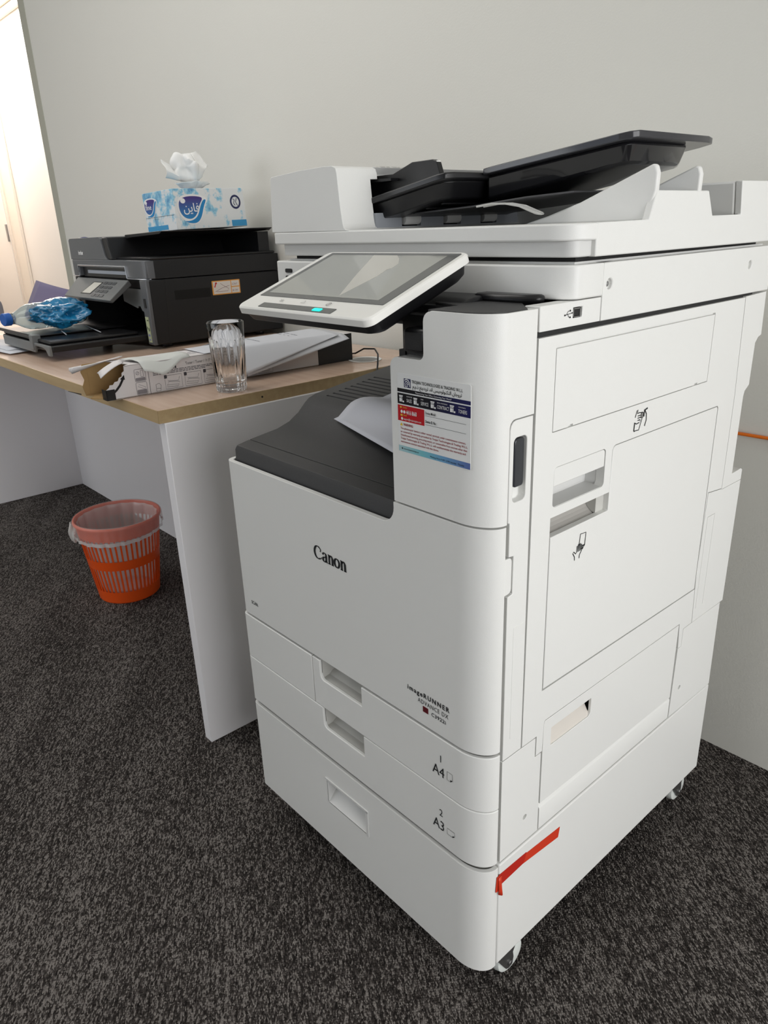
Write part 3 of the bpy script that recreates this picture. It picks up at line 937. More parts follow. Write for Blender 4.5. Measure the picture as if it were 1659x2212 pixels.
ic.stroke([(0.0145, 0.0010), (0.0150, 0.0055), (0.0195, 0.0110)], w, H2)
part(ic, 'hand_and_sheet_symbol', INK, bt)

# --- marks on the front
F = FRONT()
lg = G()


def nib(thick, thin):
    return lambda d: thin + (thick - thin) * abs(d.y) ** 1.2


def ell(cx, cy, rx, ry, a0, a1, n=18):
    return [(cx + rx * math.cos(R_(a0 + (a1 - a0) * i / n)), cy + ry * math.sin(R_(a0 + (a1 - a0) * i / n))) for i in range(n + 1)]


def canon_logo(g, x, y, s, T):
    """serif wordmark C a n o n, letter height s, origin at lower-left"""
    t = nib(0.30 * s, 0.10 * s)
    TT = lambda u, v: T(x + u * s, y + v * s)
    tt = nib(0.27, 0.085)
    # C
    g.stroke(ell(0.62, 0.66, 0.50, 0.62, 62, 300, 24), tt, TT)
    g.stroke([(0.86, 1.22), (1.06, 1.02), (0.98, 0.80)], 0.13, TT)
    g.stroke([(0.80, 0.08), (1.02, 0.14), (1.16, 0.30)], 0.10, TT)
    # a
    ox = 1.28
    g.stroke([(ox + 0.05, 0.68), (ox + 0.15, 0.84), (ox + 0.34, 0.90), (ox + 0.52, 0.80), (ox + 0.55, 0.62), (ox + 0.55, 0.12), (ox + 0.72, 0.02)], tt, TT)
    g.stroke(ell(ox + 0.30, 0.24, 0.22, 0.22, 80, 340, 14), tt, TT)
    g.stroke([(ox + 0.55, 0.55), (ox + 0.30, 0.47)], 0.1, TT)

    def n_(ox):
        g.stroke([(ox + 0.14, 0.92), (ox + 0.14, 0.0)], 0.24, TT)
        g.stroke([(ox + 0.20, 0.70), (ox + 0.36, 0.88), (ox + 0.52, 0.84), (ox + 0.60, 0.66), (ox + 0.60, 0.0)], tt, TT)
        g.stroke([(ox - 0.04, 0.90), (ox + 0.16, 0.90)], 0.09, TT).stroke([(ox - 0.04, 0.03), (ox + 0.32, 0.03)], 0.09, TT).stroke([(ox + 0.44, 0.03), (ox + 0.78, 0.03)], 0.09, TT)
    n_(2.14)
    g.stroke(ell(3.38, 0.45, 0.33, 0.42, 0, 345, 24), tt, TT, closed=True)
    n_(3.92)
    return g


canon_logo(lg, -0.3310, 0.6285, 0.0160, F)
part(lg, 'wordmark', INK, fd)
lg = G().text('imageRUNNER', -0.1365, 0.4960, 0.0102, F, sx=0.96, bold=0.00025, spacing=1.32)
lg.text('ADVANCE DX', -0.1165, 0.4852, 0.0094, F, sx=0.82, spacing=1.18)
lg.text('C3922i', -0.0915, 0.4748, 0.0080, F, sx=1.0, bold=0.0001, spacing=1.15)
part(lg, 'model_lettering', INK, fd)
part(G().text('SCAN', -0.5295, 0.4765, 0.0090, F, sx=0.85, bold=0.0001), 'scan_lettering', INK, fd)
w = 0.0006
for dd_, num, size, nz, az, icon in ((dr1, '1', 'A4', 0.4085, 0.3850, [(-0.0635, 0.3868), (-0.0635, 0.4005), (-0.0535, 0.4005), (-0.0535, 0.3905), (-0.0570, 0.3868)]),
                                     (dr2, '2', 'A3', 0.3165, 0.2920, [(-0.0635, 0.2935), (-0.0635, 0.3035), (-0.0495, 0.3035), (-0.0495, 0.2970), (-0.0530, 0.2935)])):
    lg = G().text(num, -0.0785, nz, 0.0165, F, sx=0.85)
    lg.text(size, -0.0905, az, 0.0230, F, sx=0.84)
    lg.stroke(icon, w, F, closed=True)
    e_, f2 = icon[3], icon[4]
    lg.face([F(*e_), F(*f2), F(f2[0] - 0.0004, e_[1] - 0.0006)])
    part(lg, 'drawer_lettering', INK, dd_)
part(G().prism([(-0.1072, 0.4738), (-0.0975, 0.4738), (-0.0975, 0.4822), (-0.1072, 0.4822)], 'y', -0.0006, -0.0001), 'red_square', MAROON, fd)

# --- service sticker
def gradmat(name, stops, x0, x1):
    mt = bpy.data.materials.new(name)
    mt.use_nodes = True
    nt = mt.node_tree
    b = nt.nodes['Principled BSDF']
    b.inputs['Roughness'].default_value = 0.25
    tc = nt.nodes.new('ShaderNodeTexCoord')
    sp = nt.nodes.new('ShaderNodeSeparateXYZ')
    nt.links.new(tc.outputs['Object'], sp.inputs[0])
    mr = nt.nodes.new('ShaderNodeMapRange')
    mr.inputs['From Min'].default_value = x0
    mr.inputs['From Max'].default_value = x1
    nt.links.new(sp.outputs['X'], mr.inputs['Value'])
    cr = nt.nodes.new('ShaderNodeValToRGB')
    e = cr.color_ramp.elements
    e[0].position, e[0].color = stops[0]
    e[1].position, e[1].color = stops[-1]
    for p, c in stops[1:-1]:
        q = e.new(p)
        q.color = c
    nt.links.new(mr.outputs['Result'], cr.inputs['Fac'])
    nt.links.new(cr.outputs['Color'], b.inputs['Base Color'])
    return mt


SX0, SX1, SZ0, SZ1 = -0.1400, -0.0270, 0.8290, 0.9222
stW, stH = SX1 - SX0, SZ1 - SZ0
UV = lambda d: (lambda u, v: (SX0 + u * stW, -d, SZ0 + v * stH))
stw = mat('sticker_paper', rgb(234, 235, 234), 0.22)
navy = gradmat('navy_band', [(0.0, rgb(24, 24, 28)), (0.45, rgb(24, 24, 34)), (1.0, rgb(28, 30, 88))], SX0, SX1)
aqua = gradmat('aqua_band', [(0.0, rgb(170, 200, 205)), (0.35, rgb(120, 190, 200)), (0.65, rgb(110, 160, 200)), (1.0, rgb(92, 110, 170))], SX0, SX1)
redb = mat('red_block', rgb(188, 22, 34), 0.3)
navb = mat('navy_ink', rgb(34, 36, 84), 0.4)
redi = mat('dark_red_ink', rgb(150, 40, 50), 0.5)
yeli = mat('yellow_ink', rgb(226, 190, 50), 0.5)
whi = mat('white_ink', rgb(232, 232, 232), 0.5)
g = G().prism(rrect(SX0, SX1, SZ0, SZ1, 0.002, 3), 'y', -0.0002, 0.0002)
stk = part(g, 'service_sticker', stw)


def quad(g, u0, u1, v0, v1, d, mi=0):
    T = UV(d)
    g.face([T(u0, v0), T(u1, v0), T(u1, v1), T(u0, v1)], mi)


# v runs from bottom 0 to top 1
b = G()
quad(b, 0, 1, 0.770, 0.815, 0.0004, 0)
quad(b, 0, 1, 0.620, 0.755, 0.0004, 0)
quad(b, 0.0, 0.385, 0.405, 0.605, 0.0004, 1)
quad(b, 0.0, 1.0, 0.008, 0.085, 0.0004, 2)
quad(b, 0.100, 0.198, 0.835, 0.945, 0.0004, 3)
part(b, 'sticker_bands', [navy, redb, aqua, navb], stk)
T6 = UV(0.0006)
SZm = lambda k: k * stH
wt = G()
def stext(g, s_, u, v, h, sx=1.0, mi=0, T=T6, bold=0.0, align='LEFT'):
    TT = lambda a, b_: (SX0 + u * stW + a, -0.0006, SZ0 + v * stH + b_)
    g.text(s_, 0, 0, h, TT, mi, align, sx, bold)
stext(wt, '"Empowering Your Office, Connecting Your World"', 0.26, 0.783, 0.0026, 1.02)
for u, big, small in ((0.135, 'SALES', 'PHOTOCOPIER'), (0.34, 'SERVICE', 'REPAIR'), (0.565, 'CONTRACT', 'RENTAL / MAINTENANCE'), (0.845, 'TONERS', 'CONSUMABLES &')):
    stext(wt, big, u, 0.655, 0.0058, 0.58)
    stext(wt, small, u, 0.718, 0.0018, 0.75)
stext(wt, '4416 8660', 0.125, 0.500, 0.0070, 0.58, bold=0.0001)
stext(wt, 'support@trojancopiers.com', 0.085, 0.425, 0.0036, 0.70)
for (u, v, r) in ((0.058, 0.525, 0.0019), (0.098, 0.525, 0.0019), (0.062, 0.437, 0.0017)):
    wt.face([(SX0 + u * stW + a, -0.0006, SZ0 + v * stH + c_) for a, c_ in arc(0, 0, r, 0, 340, 14)])
for u in (0.025, 0.235, 0.475, 0.735):
    # little copier pictograms
    for a, c_, w_, h_ in ((0, 0.715, 0.055, 0.014), (0.004, 0.700, 0.045, 0.010), (0.004, 0.648, 0.030, 0.045), (0.038, 0.648, 0.010, 0.045), (0.052, 0.645, 0.020, 0.020)):
        quad(wt, u + a, u + a + w_, c_, c_ + h_, 0.0006)
# helmet crest mark
Th = UV(0.0006)
wt.stroke([(0.112, 0.925), (0.135, 0.938), (0.165, 0.932), (0.184, 0.905), (0.188, 0.870), (0.184, 0.845)], 0.0011, lambda a, b_: (SX0 + a * stW, -0.0006, SZ0 + b_ * stH))
TH = lambda a, c_: (SX0 + a, -0.0006, SZ0 + c_)
def HP(l):
    return [(a * stW, c_ * stH) for a, c_ in l]
wt.stroke(HP([(0.112, 0.922), (0.135, 0.936), (0.165, 0.928), (0.184, 0.900), (0.186, 0.850)]), 0.0012, TH)
wt.stroke(HP([(0.118, 0.898), (0.140, 0.912), (0.163, 0.898), (0.168, 0.870)]), 0.0010, TH)
wt.stroke(HP([(0.115, 0.885), (0.122, 0.868), (0.116, 0.852), (0.140, 0.842)]), 0.0010, TH)
wt.stroke(HP([(0.135, 0.888), (0.150, 0.880), (0.146, 0.858), (0.156, 0.846)]), 0.0010, TH)
part(wt, 'white_lettering', whi, stk)
bt_ = G()
stext(bt_, 'TROJAN TECHNOLOGIES & TRADING W.L.L', 0.215, 0.902, 0.0049, 0.80, bold=0.00005)
ar = '\u062a\u0631\u0648\u062c\u0627\u0646 \u0627\u0644\u062a\u0643\u0646\u0648\u0644\u0648\u062c\u064a\u0633 \u0627\u0646\u062f \u062a\u0631\u064a\u062f\u064a\u0646\u063a \u0630.\u0645.\u0645'
# contextual (joined) letter forms, laid out left to right
FORMS = {'\u0627': (0xFE8D, 0xFE8E, None, None), '\u062a': (0xFE95, 0xFE96, 0xFE97, 0xFE98), '\u0631': (0xFEAD, 0xFEAE, None, None), '\u0648': (0xFEED, 0xFEEE, None, None),
         '\u062c': (0xFE9D, 0xFE9E, 0xFE9F, 0xFEA0), '\u0646': (0xFEE5, 0xFEE6, 0xFEE7, 0xFEE8), '\u0644': (0xFEDD, 0xFEDE, 0xFEDF, 0xFEE0), '\u0643': (0xFED9, 0xFEDA, 0xFEDB, 0xFEDC),
         '\u064a': (0xFEF1, 0xFEF2, 0xFEF3, 0xFEF4), '\u0633': (0xFEB1, 0xFEB2, 0xFEB3, 0xFEB4), '\u062f': (0xFEA9, 0xFEAA, None, None), '\u063a': (0xFECD, 0xFECE, 0xFECF, 0xFED0),
         '\u0630': (0xFEAB, 0xFEAC, None, None), '\u0645': (0xFEE1, 0xFEE2, 0xFEE3, 0xFEE4), '\u0641': (0xFED1, 0xFED2, 0xFED3, 0xFED4)}


def shape_ar(s_):
    out = []
    for i, ch in enumerate(s_):
        if ch not in FORMS:
            out.append(ch)
            continue
        f = FORMS[ch]
        prev = s_[i - 1] if i else ' '
        nxt = s_[i + 1] if i + 1 < len(s_) else ' '
        jp = prev in FORMS and FORMS[prev][2] is not None
        jn = nxt in FORMS and f[2] is not None
        cde = f[3] if (jp and jn) else f[2] if jn else f[1] if jp else f[0]
        out.append(chr(cde))
    return ''.join(reversed(out))


stext(bt_, shape_ar(ar), 0.225, 0.845, 0.0056, 0.92, bold=0.00006)
part(bt_, 'company_lettering', INK, stk)
bt_ = G()
stext(bt_, 'Device Model :', 0.40, 0.555, 0.0044, 0.66, bold=0.00004)
stext(bt_, 'Device Sl. No. :', 0.40, 0.450, 0.0044, 0.66, bold=0.0001)
quad(bt_, 0.40, 0.945, 0.535, 0.5385, 0.0006)
quad(bt_, 0.40, 0.945, 0.425, 0.4285, 0.0006)
stext(bt_, 'www.trojantechnologies.qa', 0.075, 0.040, 0.0028, 0.82)
stext(bt_, 'Working Hours: 9 AM - 6 PM, Saturday - Thursday', 0.46, 0.028, 0.0030, 0.84)
bt_.face([(SX0 + 0.055 * stW + a, -0.0006, SZ0 + 0.050 * stH + c_) for a, c_ in arc(0, 0, 0.0011, 0, 330, 11)])
part(bt_, 'form_lettering', INK, stk)
rt = G()
stext(rt, 'WARNING:', 0.080, 0.350, 0.0040, 0.80, bold=0.0001)
for i, s_ in enumerate(('This photocopier device is either rented, serviced, under a maintenance contract,', 'or covered by warranty provided by Trojan Technologies & Trading W.L.L.',
                        'Unauthorized servicing, procuring toners, or consumables from sources other than', 'Trojan Technologies & Trading W.L.L. will void/terminate the warranty and', 'maintenance contract associated with this device.')):
    stext(rt, s_, 0.035, 0.300 - i * 0.043, 0.00335, (0.925, 1.03, 0.925, 1.0, 0.925)[i], bold=0.00004)
part(rt, 'red_lettering', redi, stk)
yt = G()
stext(yt, 'Hotline', 0.075, 0.572, 0.0026, 0.9)
stext(yt, 'Email', 0.085, 0.474, 0.0028, 0.9)
yt.face([(SX0 + 0.030 * stW, -0.0006, SZ0 + 0.345 * stH), (SX0 + 0.070 * stW, -0.0006, SZ0 + 0.345 * stH), (SX0 + 0.050 * stW, -0.0006, SZ0 + 0.385 * stH)])
quad(yt, 0.035, 0.060, 0.570, 0.590, 0.0006)
quad(yt, 0.040, 0.072, 0.470, 0.492, 0.0006)
part(yt, 'yellow_lettering', yeli, stk)

# sheet left in the output tray
paperm = mat('copier_paper', rgb(196, 198, 206), 0.6)
g = G()
def shp(u, v):
    A = Vector((-0.450, 0.142, 0.7895)); B = Vector((-0.20, 0.086, 0.776)); D = Vector((-0.40, 0.235, 0.826)); E_ = Vector((-0.16, 0.235, 0.826))
    p = A.lerp(B, u).lerp(D.lerp(E_, u), v)
    z = max(tray_z(p.y) + 0.0015 + 0.010 * math.sin(PI * min(1, v * 1.2)) * (1 - 0.2 * u), p.z)
    return (p.x, p.y, z)
g.grid(14, 14, shp)
tag(g.obj('sheet_of_paper', paperm, None, smooth='all', solid=0.0003), 'blank sheet lying in the dark output tray of the photocopier', 'paper')

#@@DESK
# ================================================================== DESK
DT = 0.768  # desk top height
deskp = mat('white_laminate', rgb(238, 236, 238), 0.42, bump=0.15, bscale=500)
edgep = mat('white_edge_band', rgb(214, 212, 208), 0.4)


def wood_mat(name, c0, c1, rough, axis):
    mt = bpy.data.materials.new(name)
    mt.use_nodes = True
    nt = mt.node_tree
    L = nt.links.new
    b = nt.nodes['Principled BSDF']
    b.inputs['Roughness'].default_value = rough
    tc = nt.nodes.new('ShaderNodeTexCoord')
    mp = nt.nodes.new('ShaderNodeMapping')
    mp.inputs['Scale'].default_value = (1.2, 14, 14) if axis == 'x' else (14, 1.2, 14)
    L(tc.outputs['Object'], mp.inputs['Vector'])
    n = nt.nodes.new('ShaderNodeTexNoise')
    n.inputs['Scale'].default_value = 5
    n.inputs['Detail'].default_value = 8
    L(mp.outputs['Vector'], n.inputs['Vector'])
    cr = nt.nodes.new('ShaderNodeValToRGB')
    cr.color_ramp.elements[0].position = 0.35
    cr.color_ramp.elements[0].color = c0
    cr.color_ramp.elements[1].position = 0.7
    cr.color_ramp.elements[1].color = c1
    L(n.outputs['Fac'], cr.inputs['Fac'])
    L(cr.outputs['Color'], b.inputs['Base Color'])
    return mt


topm = wood_mat('maple_laminate', rgb(196, 168, 148), rgb(206, 180, 160), 0.22, 'x')
bandm = wood_mat('maple_edge_band', rgb(178, 152, 112), rgb(190, 165, 124), 0.4, 'x')
desk = thing('desk', 'long office desk with pale maple top and white side panels', 'desk', (-1.87, 0.40, 0))
t_ = G().box(-2.935, -0.8265, 0.0135, 0.775, DT - 0.0255, DT)
dt_ = t_.obj('desktop', topm, desk, bevel=0.0012)
cut(dt_, G().lathe([(0.036, -0.1), (0.036, 0.1)], (-0.935, 0.622, DT), 'z', 28))
b_ = G().box(-2.936, -0.826, 0.0125, 0.0137, DT - 0.0255, DT - 0.0006).box(-0.8267, -0.8255, 0.0125, 0.775, DT - 0.0255, DT - 0.0006)
b_.obj('edge_band', bandm, desk)
G().loft([[(-1.300, 0.012, DT - 0.027), (-1.215, 0.012, DT - 0.0235), (-1.215, 0.0128, DT - 0.0235), (-1.300, 0.0128, DT - 0.027)],
          [(-1.300, 0.012, DT - 0.0262), (-1.215, 0.012, DT - 0.0210), (-1.215, 0.0128, DT - 0.0210), (-1.300, 0.0128, DT - 0.0262)]]).obj('peeled_edge_strip', VOID, desk)
G().box(-0.8480, -0.8200, 0.0217, 0.760, 0.0, DT - 0.0256).obj('side_panel', deskp, desk, bevel=0.0015)
G().box(-2.935, -2.910, 0.0217, 0.760, 0.0, DT - 0.0256).obj('side_panel', deskp, desk, bevel=0.0015)
G().box(-2.910, -0.8480, 0.5250, 0.5430, 0.0, DT - 0.0256).obj('modesty_panel', deskp, desk)
gr = G()
gr.lathe([(0.034, -0.02), (0.034, 0.0008), (0.0415, 0.0016), (0.0415, 0.0003), (0.036, -0.0005), (0.036, -0.02)], (-0.935, 0.622, DT), 'z', 30, cap=False)
gr.obj('cable_grommet', PLAST, desk, smooth=True)
G().lathe([(0.0022, 0), (0.0022, 0.0012)], (-0.8260, 0.245, DT - 0.0130), 'x', 8).obj('edge_chip', VOID, desk)

# thin black cable over the desk edge
cab = G().tube([(-1.10, 0.66, DT + .003), (-1.02, 0.645, DT + .004), (-0.975, 0.625, DT + 0.012), (-0.945, 0.628, DT + 0.026), (-0.900, 0.625, DT + 0.030), (-0.860, 0.600, DT + 0.024), (-0.828, 0.570, DT + 0.008), (-0.812, 0.548, DT - 0.030), (-0.808, 0.54, DT - 0.12), (-0.808, 0.54, DT - 0.40), (-0.803, 0.58, 0.05), (-0.79, 0.66, 0.006), (-0.72, 0.70, 0.005)], 0.0021, 8)
tag(cab.obj('power_cable', BLACK, None, smooth='all'), 'thin black cable arching over the desk edge beside the white desktop hole', 'cable')

# ------------------------------------------------------------------ WASTE BIN
binm = mat('orange_plastic', rgb(228, 84, 24), 0.35, trans=0.0)
bn = thing('waste_bin', 'small orange slatted plastic waste bin lined with a clear bag', 'waste bin', (-1.690, 0.215, 0))
BC = (-1.690, 0.215, 0.0)
BR = lambda z: 0.094 + (0.128 - 0.094) * z / 0.265
g = G()
def band(z0, z1, t=0.0022):
    g.lathe([(BR(z0), z0), (BR(z1), z1), (BR(z1) - t, z1), (BR(z0) - t, z0), (BR(z0), z0)], BC, 'z', 72, cap=False)
band(0.003, 0.040)
band(0.120, 0.150)
band(0.222, 0.262)
g.lathe([(0.0, 0.0), (BR(0) - .002, 0.0), (BR(0), 0.003), (BR(0) - .002, 0.005), (0, 0.005)], BC, 'z', 72, cap=False)
g.lathe([(BR(.262) - .002, 0.258), (BR(.265) + 0.004, 0.258), (BR(.265) + 0.005, 0.263), (BR(.265) + 0.003, 0.267), (BR(.265) - .001, 0.267), (BR(.265) - .003, 0.262), (BR(.262) - .002, 0.258)], BC, 'z', 72, cap=False)
for k in range(48):
    a = 2 * PI * k / 48
    for z0, z1 in ((0.038, 0.122), (0.148, 0.224)):
        R0, R1 = BR(z0), BR(z1)
        hw = 0.0026
        for q in (0,):
            ring = []
            for (rr, z) in ((R0, z0), (R1, z1)):
                ca, sa = math.cos(a), math.sin(a)
                pts = []
                for (dr, dt) in ((0, -hw), (0, hw), (-0.0025, hw), (-0.0025, -hw)):
                    pts.append((BC[0] + (rr + dr) * ca - dt * sa, BC[1] + (rr + dr) * sa + dt * ca, z))
                ring.append(pts)
            g.loft(ring)
g.obj('basket', binm, bn, smooth=True)
g = G()
def liner(u, v):
    a = 2 * PI * u
    if v < 0.62:
        z = 0.262 - (0.62 - v) / 0.62 * 0.245
        r = BR(z) - 0.006 - 0.004 * abs(math.sin(a * 9 + 2 * v)) - 0.012 * (1 - v / 0.62) ** 2
    elif v < 0.74:
        t = (v - 0.62) / 0.12
        z = 0.262 + 0.0085 * math.sin(t * PI)
        r = BR(.265) - 0.005 + 0.0125 * t
    else:
        t = (v - 0.74) / 0.26
        z = 0.262 - 0.043 * t - 0.010 * t * math.sin(a * 1.0 + 2.4)
        r = BR(z) + 0.0065 + 0.003 * t + 0.0022 * math.sin(a * 21 + 1) * t + 0.0015 * math.sin(a * 37)
    return (BC[0] + r * math.cos(a), BC[1] + r * math.sin(a), z)
g.grid(144, 34, liner)
def linermat(fac=0.55):
    mt = bpy.data.materials.new('clear_bag_film')
    mt.use_nodes = True
    nt = mt.node_tree
    b = nt.nodes['Principled BSDF']
    b.inputs['Base Color'].default_value = rgb(226, 224, 222)
    b.inputs['Roughness'].default_value = 0.25
    tp_ = nt.nodes.new('ShaderNodeBsdfTransparent')
    mx = nt.nodes.new('ShaderNodeMixShader')
    mx.inputs[0].default_value = fac
    out = nt.nodes['Material Output']
    nt.links.new(tp_.outputs[0], mx.inputs[1])
    nt.links.new(b.outputs[0], mx.inputs[2])
    nt.links.new(mx.outputs[0], out.inputs['Surface'])
    return mt
LIN = linermat()
bmesh.ops.recalc_face_normals(g.bm, faces=g.bm.faces)
g.bm.faces.ensure_lookup_table()
for i_, f_c in enumerate(g.bm.faces):
    j_ = i_ % 34
    f_c.material_index = 0 if j_ < 21 else (2 if j_ >= 32 else 1)
g.obj('bin_liner', [LIN, linermat(0.22), linermat(0.7)], bn, smooth='all')
g = G()
A0 = R_(-122)
kc = Vector((BC[0] + (BR(.25) + 0.008) * math.cos(A0), BC[1] + (BR(.25) + 0.008) * math.sin(A0), 0.225))
def knot(u, v):
    a = 2 * PI * u
    r = 0.008 + 0.007 * math.sin(v * PI) + 0.003 * v + 0.003 * math.sin(a * 5 + v * 6)
    return (kc.x + r * math.cos(a) * 0.9, kc.y + r * math.sin(a), kc.z + 0.028 - 0.062 * v + 0.004 * math.sin(3 * a))
g.grid(36, 10, knot)
g.obj('liner_knot', mat('bunched_film', rgb(222, 220, 216), 0.3, alpha=0.75), bn, smooth='all')

# ------------------------------------------------------------------ TONER CARTON on the desk edge
cart = mat('printed_white_card', rgb(216, 212, 212), 0.6)
brown = mat('brown_card', rgb(158, 128, 84), 0.8, var=0.1, vscale=60)
tb_ = thing('toner_carton', 'long white printed cardboard carton torn open at its front end, lying along the desk edge', 'carton', (-1.03, 0.29, DT))
XR, XL, ZB, ZT = -0.985, -1.075, DT + 0.0008, DT + 0.066
YB = 0.603
# slightly turned, so build square then rotate about its front corner
TBM = Matrix.Translation((XR, -0.02, 0)) @ Matrix.Rotation(R_(-2.2), 4, 'Z') @ Matrix.Translation((-XR, 0.02, 0))
def cpart(g, name, m_, **k):
    g.xform(TBM)
    return g.obj(name, m_, tb_, **k)
jag = [(-0.0150, DT + 0.0005), (-0.0165, DT + 0.022), (-0.010, DT + 0.026), (-0.008, DT + 0.031), (-0.001, DT + 0.031), (0.003, DT + 0.036), (0.010, DT + 0.037), (0.013, DT + 0.043), (0.019, DT + 0.045), (0.020, DT + 0.052), (0.025, DT + 0.055), (0.026, DT + 0.0655)]
g = G().prism([(YB, ZB), ] + [(YB, ZT)] + jag[::-1], 'x', XR - 0.0018, XR)
cpart(g, 'carton_side', cart)
jl = [(-0.030, ZB), (-0.034, DT + 0.02), (-0.028, DT + 0.034), (-0.033, DT + 0.05), (-0.028, ZT)]
cpart(G().prism([(YB, ZB), (YB, ZT)] + jl[::-1], 'x', XL, XL + 0.0018), 'carton_side', brown)
g = G().prism([(XR, 0.026), (XR - 0.012, 0.040), (XR - 0.03, 0.034), (XR - 0.045, 0.045), (XL + 0.02, 0.030), (XL, 0.020), (XL, YB), (XR, YB)], 'z', ZT - 0.0016, ZT)
cpart(g, 'carton_lid', cart)
g = G().box(XL, XR, -0.012, YB, ZB, ZB + 0.0015).box(XL, XR, YB - 0.0018, YB, ZB, ZT)
g.prism([(XL, -0.030), (XL + 0.02, -0.020), (XL + 0.04, -0.034), (XR - 0.03, -0.022), (XR - .015, -0.012), (XR - 0.01, 0.0), (XL, 0.0)], 'z', ZB, ZB + 0.0014)
cpart(g, 'carton_floor', brown)
cpart(G().box(XL + 0.002, XR - 0.002, 0.10, 0.102, ZB, ZT - .002).box(XL + 0.0018, XL + 0.0022, -0.02, YB - 0.003, ZB, ZT - 0.002), 'inner_card', brown)
cpart(G().box(XR - 0.022, XR + 0.0008, -0.0185, -0.0165, ZB - 0.0, ZB + 0.021).box(XR - 0.0004, XR + 0.0008, -0.018, 0.000, ZB, ZB + 0.0215), 'black_corner', BLACK)
# torn flaps
g = G()
g.grid(8, 6, lambda u, v: (XR - 0.052 + 0.047 * u, -0.012 + 0.048 * v - 0.01 * u, ZT + 0.004 - 0.020 * (1 - v) ** 1.5 + 0.004 * math.sin(u * 3) - 0.004 * u * (1 - v)))
cpart(g, 'torn_flap', cart, smooth='all', solid=0.0012)
g = G()
g.grid(10, 6, lambda u, v: (XL - 0.012 + 0.020 * u + 0.004 * v, -0.045 + 0.10 * v - 0.008 * math.sin(9 * u) * (1 - v), ZT - 0.012 + 0.016 * v + 0.003 * u + 0.006 * math.sin(u * 14) * (1 - v) ** 2))
cpart(g, 'torn_flap', cart, smooth='all', solid=0.0016)
# printing on the visible long side
TS = lambda y, z: (XR + 0.0006, y, z)
g = G()
cpart(G().prism([(0.500, ZB), (YB, ZB), (YB, ZT), (0.500, ZT)], 'x', XR, XR + 0.0006), 'black_end_print', BLACK)
g = G()
g.stroke([(-0.004, DT + 0.014), (0.004, DT + 0.020), (0.012, DT + 0.028), (0.020, DT + 0.040)], 0.0045, TS)
g.face([TS(0.014, DT + 0.040), TS(0.024, DT + 0.038), TS(0.0235, DT + 0.048)])
cpart(g, 'arrow_print', BLACK)
g = G()
canon_logo(g, 0.083, DT + 0.0465, 0.0115, TS)
g.text('Toner / Toner / トナー / Тонер', 0.158, DT + 0.050, 0.0085, TS, 0, 'LEFT', 0.8)
rng = random.Random(5)
for r_i, zz in enumerate((0.0435, 0.0405, 0.0375)):
    y = 0.084
    while y < (0.26 if r_i < 2 else 0.20):
        w_ = rng.uniform(0.004, 0.012)
        g.face([TS(y, DT + zz), TS(y + w_, DT + zz), TS(y + w_, DT + zz + 0.0011), TS(y, DT + zz + 0.0011)])
        y += w_ + 0.0015
for i in range(6):
    y = 0.108 + i * 0.045 if i < 3 else 0.108 + i * 0.045
    g.stroke([(y, DT + 0.005), (y + 0.038, DT + 0.005), (y + 0.038, DT + 0.033), (y + 0.007, DT + 0.033), (y, DT + 0.026)], 0.0006, TS, closed=True)
    g.stroke([(y + 0.003, DT + 0.010), (y + 0.028, DT + 0.008), (y + 0.033, DT + 0.017), (y + 0.008, DT + 0.020)], 0.0006, TS, closed=True)
    g.stroke([(y + 0.006, DT + 0.022), (y + 0.030, DT + 0.020), (y + 0.033, DT + 0.028)], 0.0006, TS)
    g.stroke([(y + 0.003, DT + 0.014), (y + 0.030, DT + 0.012)], 0.0005, TS)
    g.prism([(y - 0.001, DT + 0.0275), (y + 0.005, DT + 0.0275), (y + 0.005, DT + 0.0345), (y - 0.001, DT + 0.0345)], 'x', XR, XR + 0.0007)
g.stroke([(0.087, DT + 0.004), (0.096, DT + 0.004), (0.098, DT + 0.016), (0.094, DT + 0.020), (0.087, DT + 0.018)], 0.0007, TS, closed=True)
g.stroke([(0.088, DT + 0.010), (0.097, DT + 0.009)], 0.0007, TS).stroke([(0.074, DT + 0.001), (0.0745, DT + 0.065)], 0.0008, TS)
cpart(g, 'carton_lettering', mat('grey_print', rgb(62, 60, 66), 0.6))
g = G()
for z_ in (0.030, 0.003):
    g.stroke(rrect(0.045, 0.068, DT + z_, DT + z_ + 0.025, 0.0025, 3), 0.0009, TS, closed=True)
g.prism(rrect(0.0463, 0.0667, DT + 0.0313, DT + 0.0375, 0.001, 1), 'x', XR, XR + 0.0005)
g.prism(rrect(0.0463, 0.0667, DT + 0.0043, DT + 0.013, 0.001, 1), 'x', XR, XR + 0.0005)
g.stroke(arc(0.0515, DT + 0.047, 0.0033, 0, 330, 12), 0.0008, TS, closed=True).stroke([(0.0492, DT + 0.0447), (0.0538, DT + 0.0493)], 0.0008, TS)
g.stroke(rrect(0.058, 0.0635, DT + 0.039, DT + 0.052, 0.001, 2), 0.0008, TS, closed=True)
g.stroke([(0.049, DT + 0.020), (0.063, DT + 0.013), (0.065, DT + 0.017), (0.051, DT + 0.024)], 0.0008, TS, closed=True)
cpart(g, 'handling_symbols', mat('symbol_grey', rgb(132, 128, 132), 0.6))
TL = lambda x, y: (x, y, ZT + 0.0005)
g = G()
y = 0.05
for k in range(3):
    y = 0.05
    while y < 0.40:
        w_ = rng.uniform(0.006, 0.02)
        xx = XR - 0.030 - k * 0.012
        g.face([TL(xx, y), TL(xx + 0.0025, y), TL(xx + 0.0025, y + w_), TL(xx, y + w_)])
        y += w_ + 0.004
cpart(g, 'lid_print', mat('lid_grey_print', rgb(150, 148, 154), 0.6))

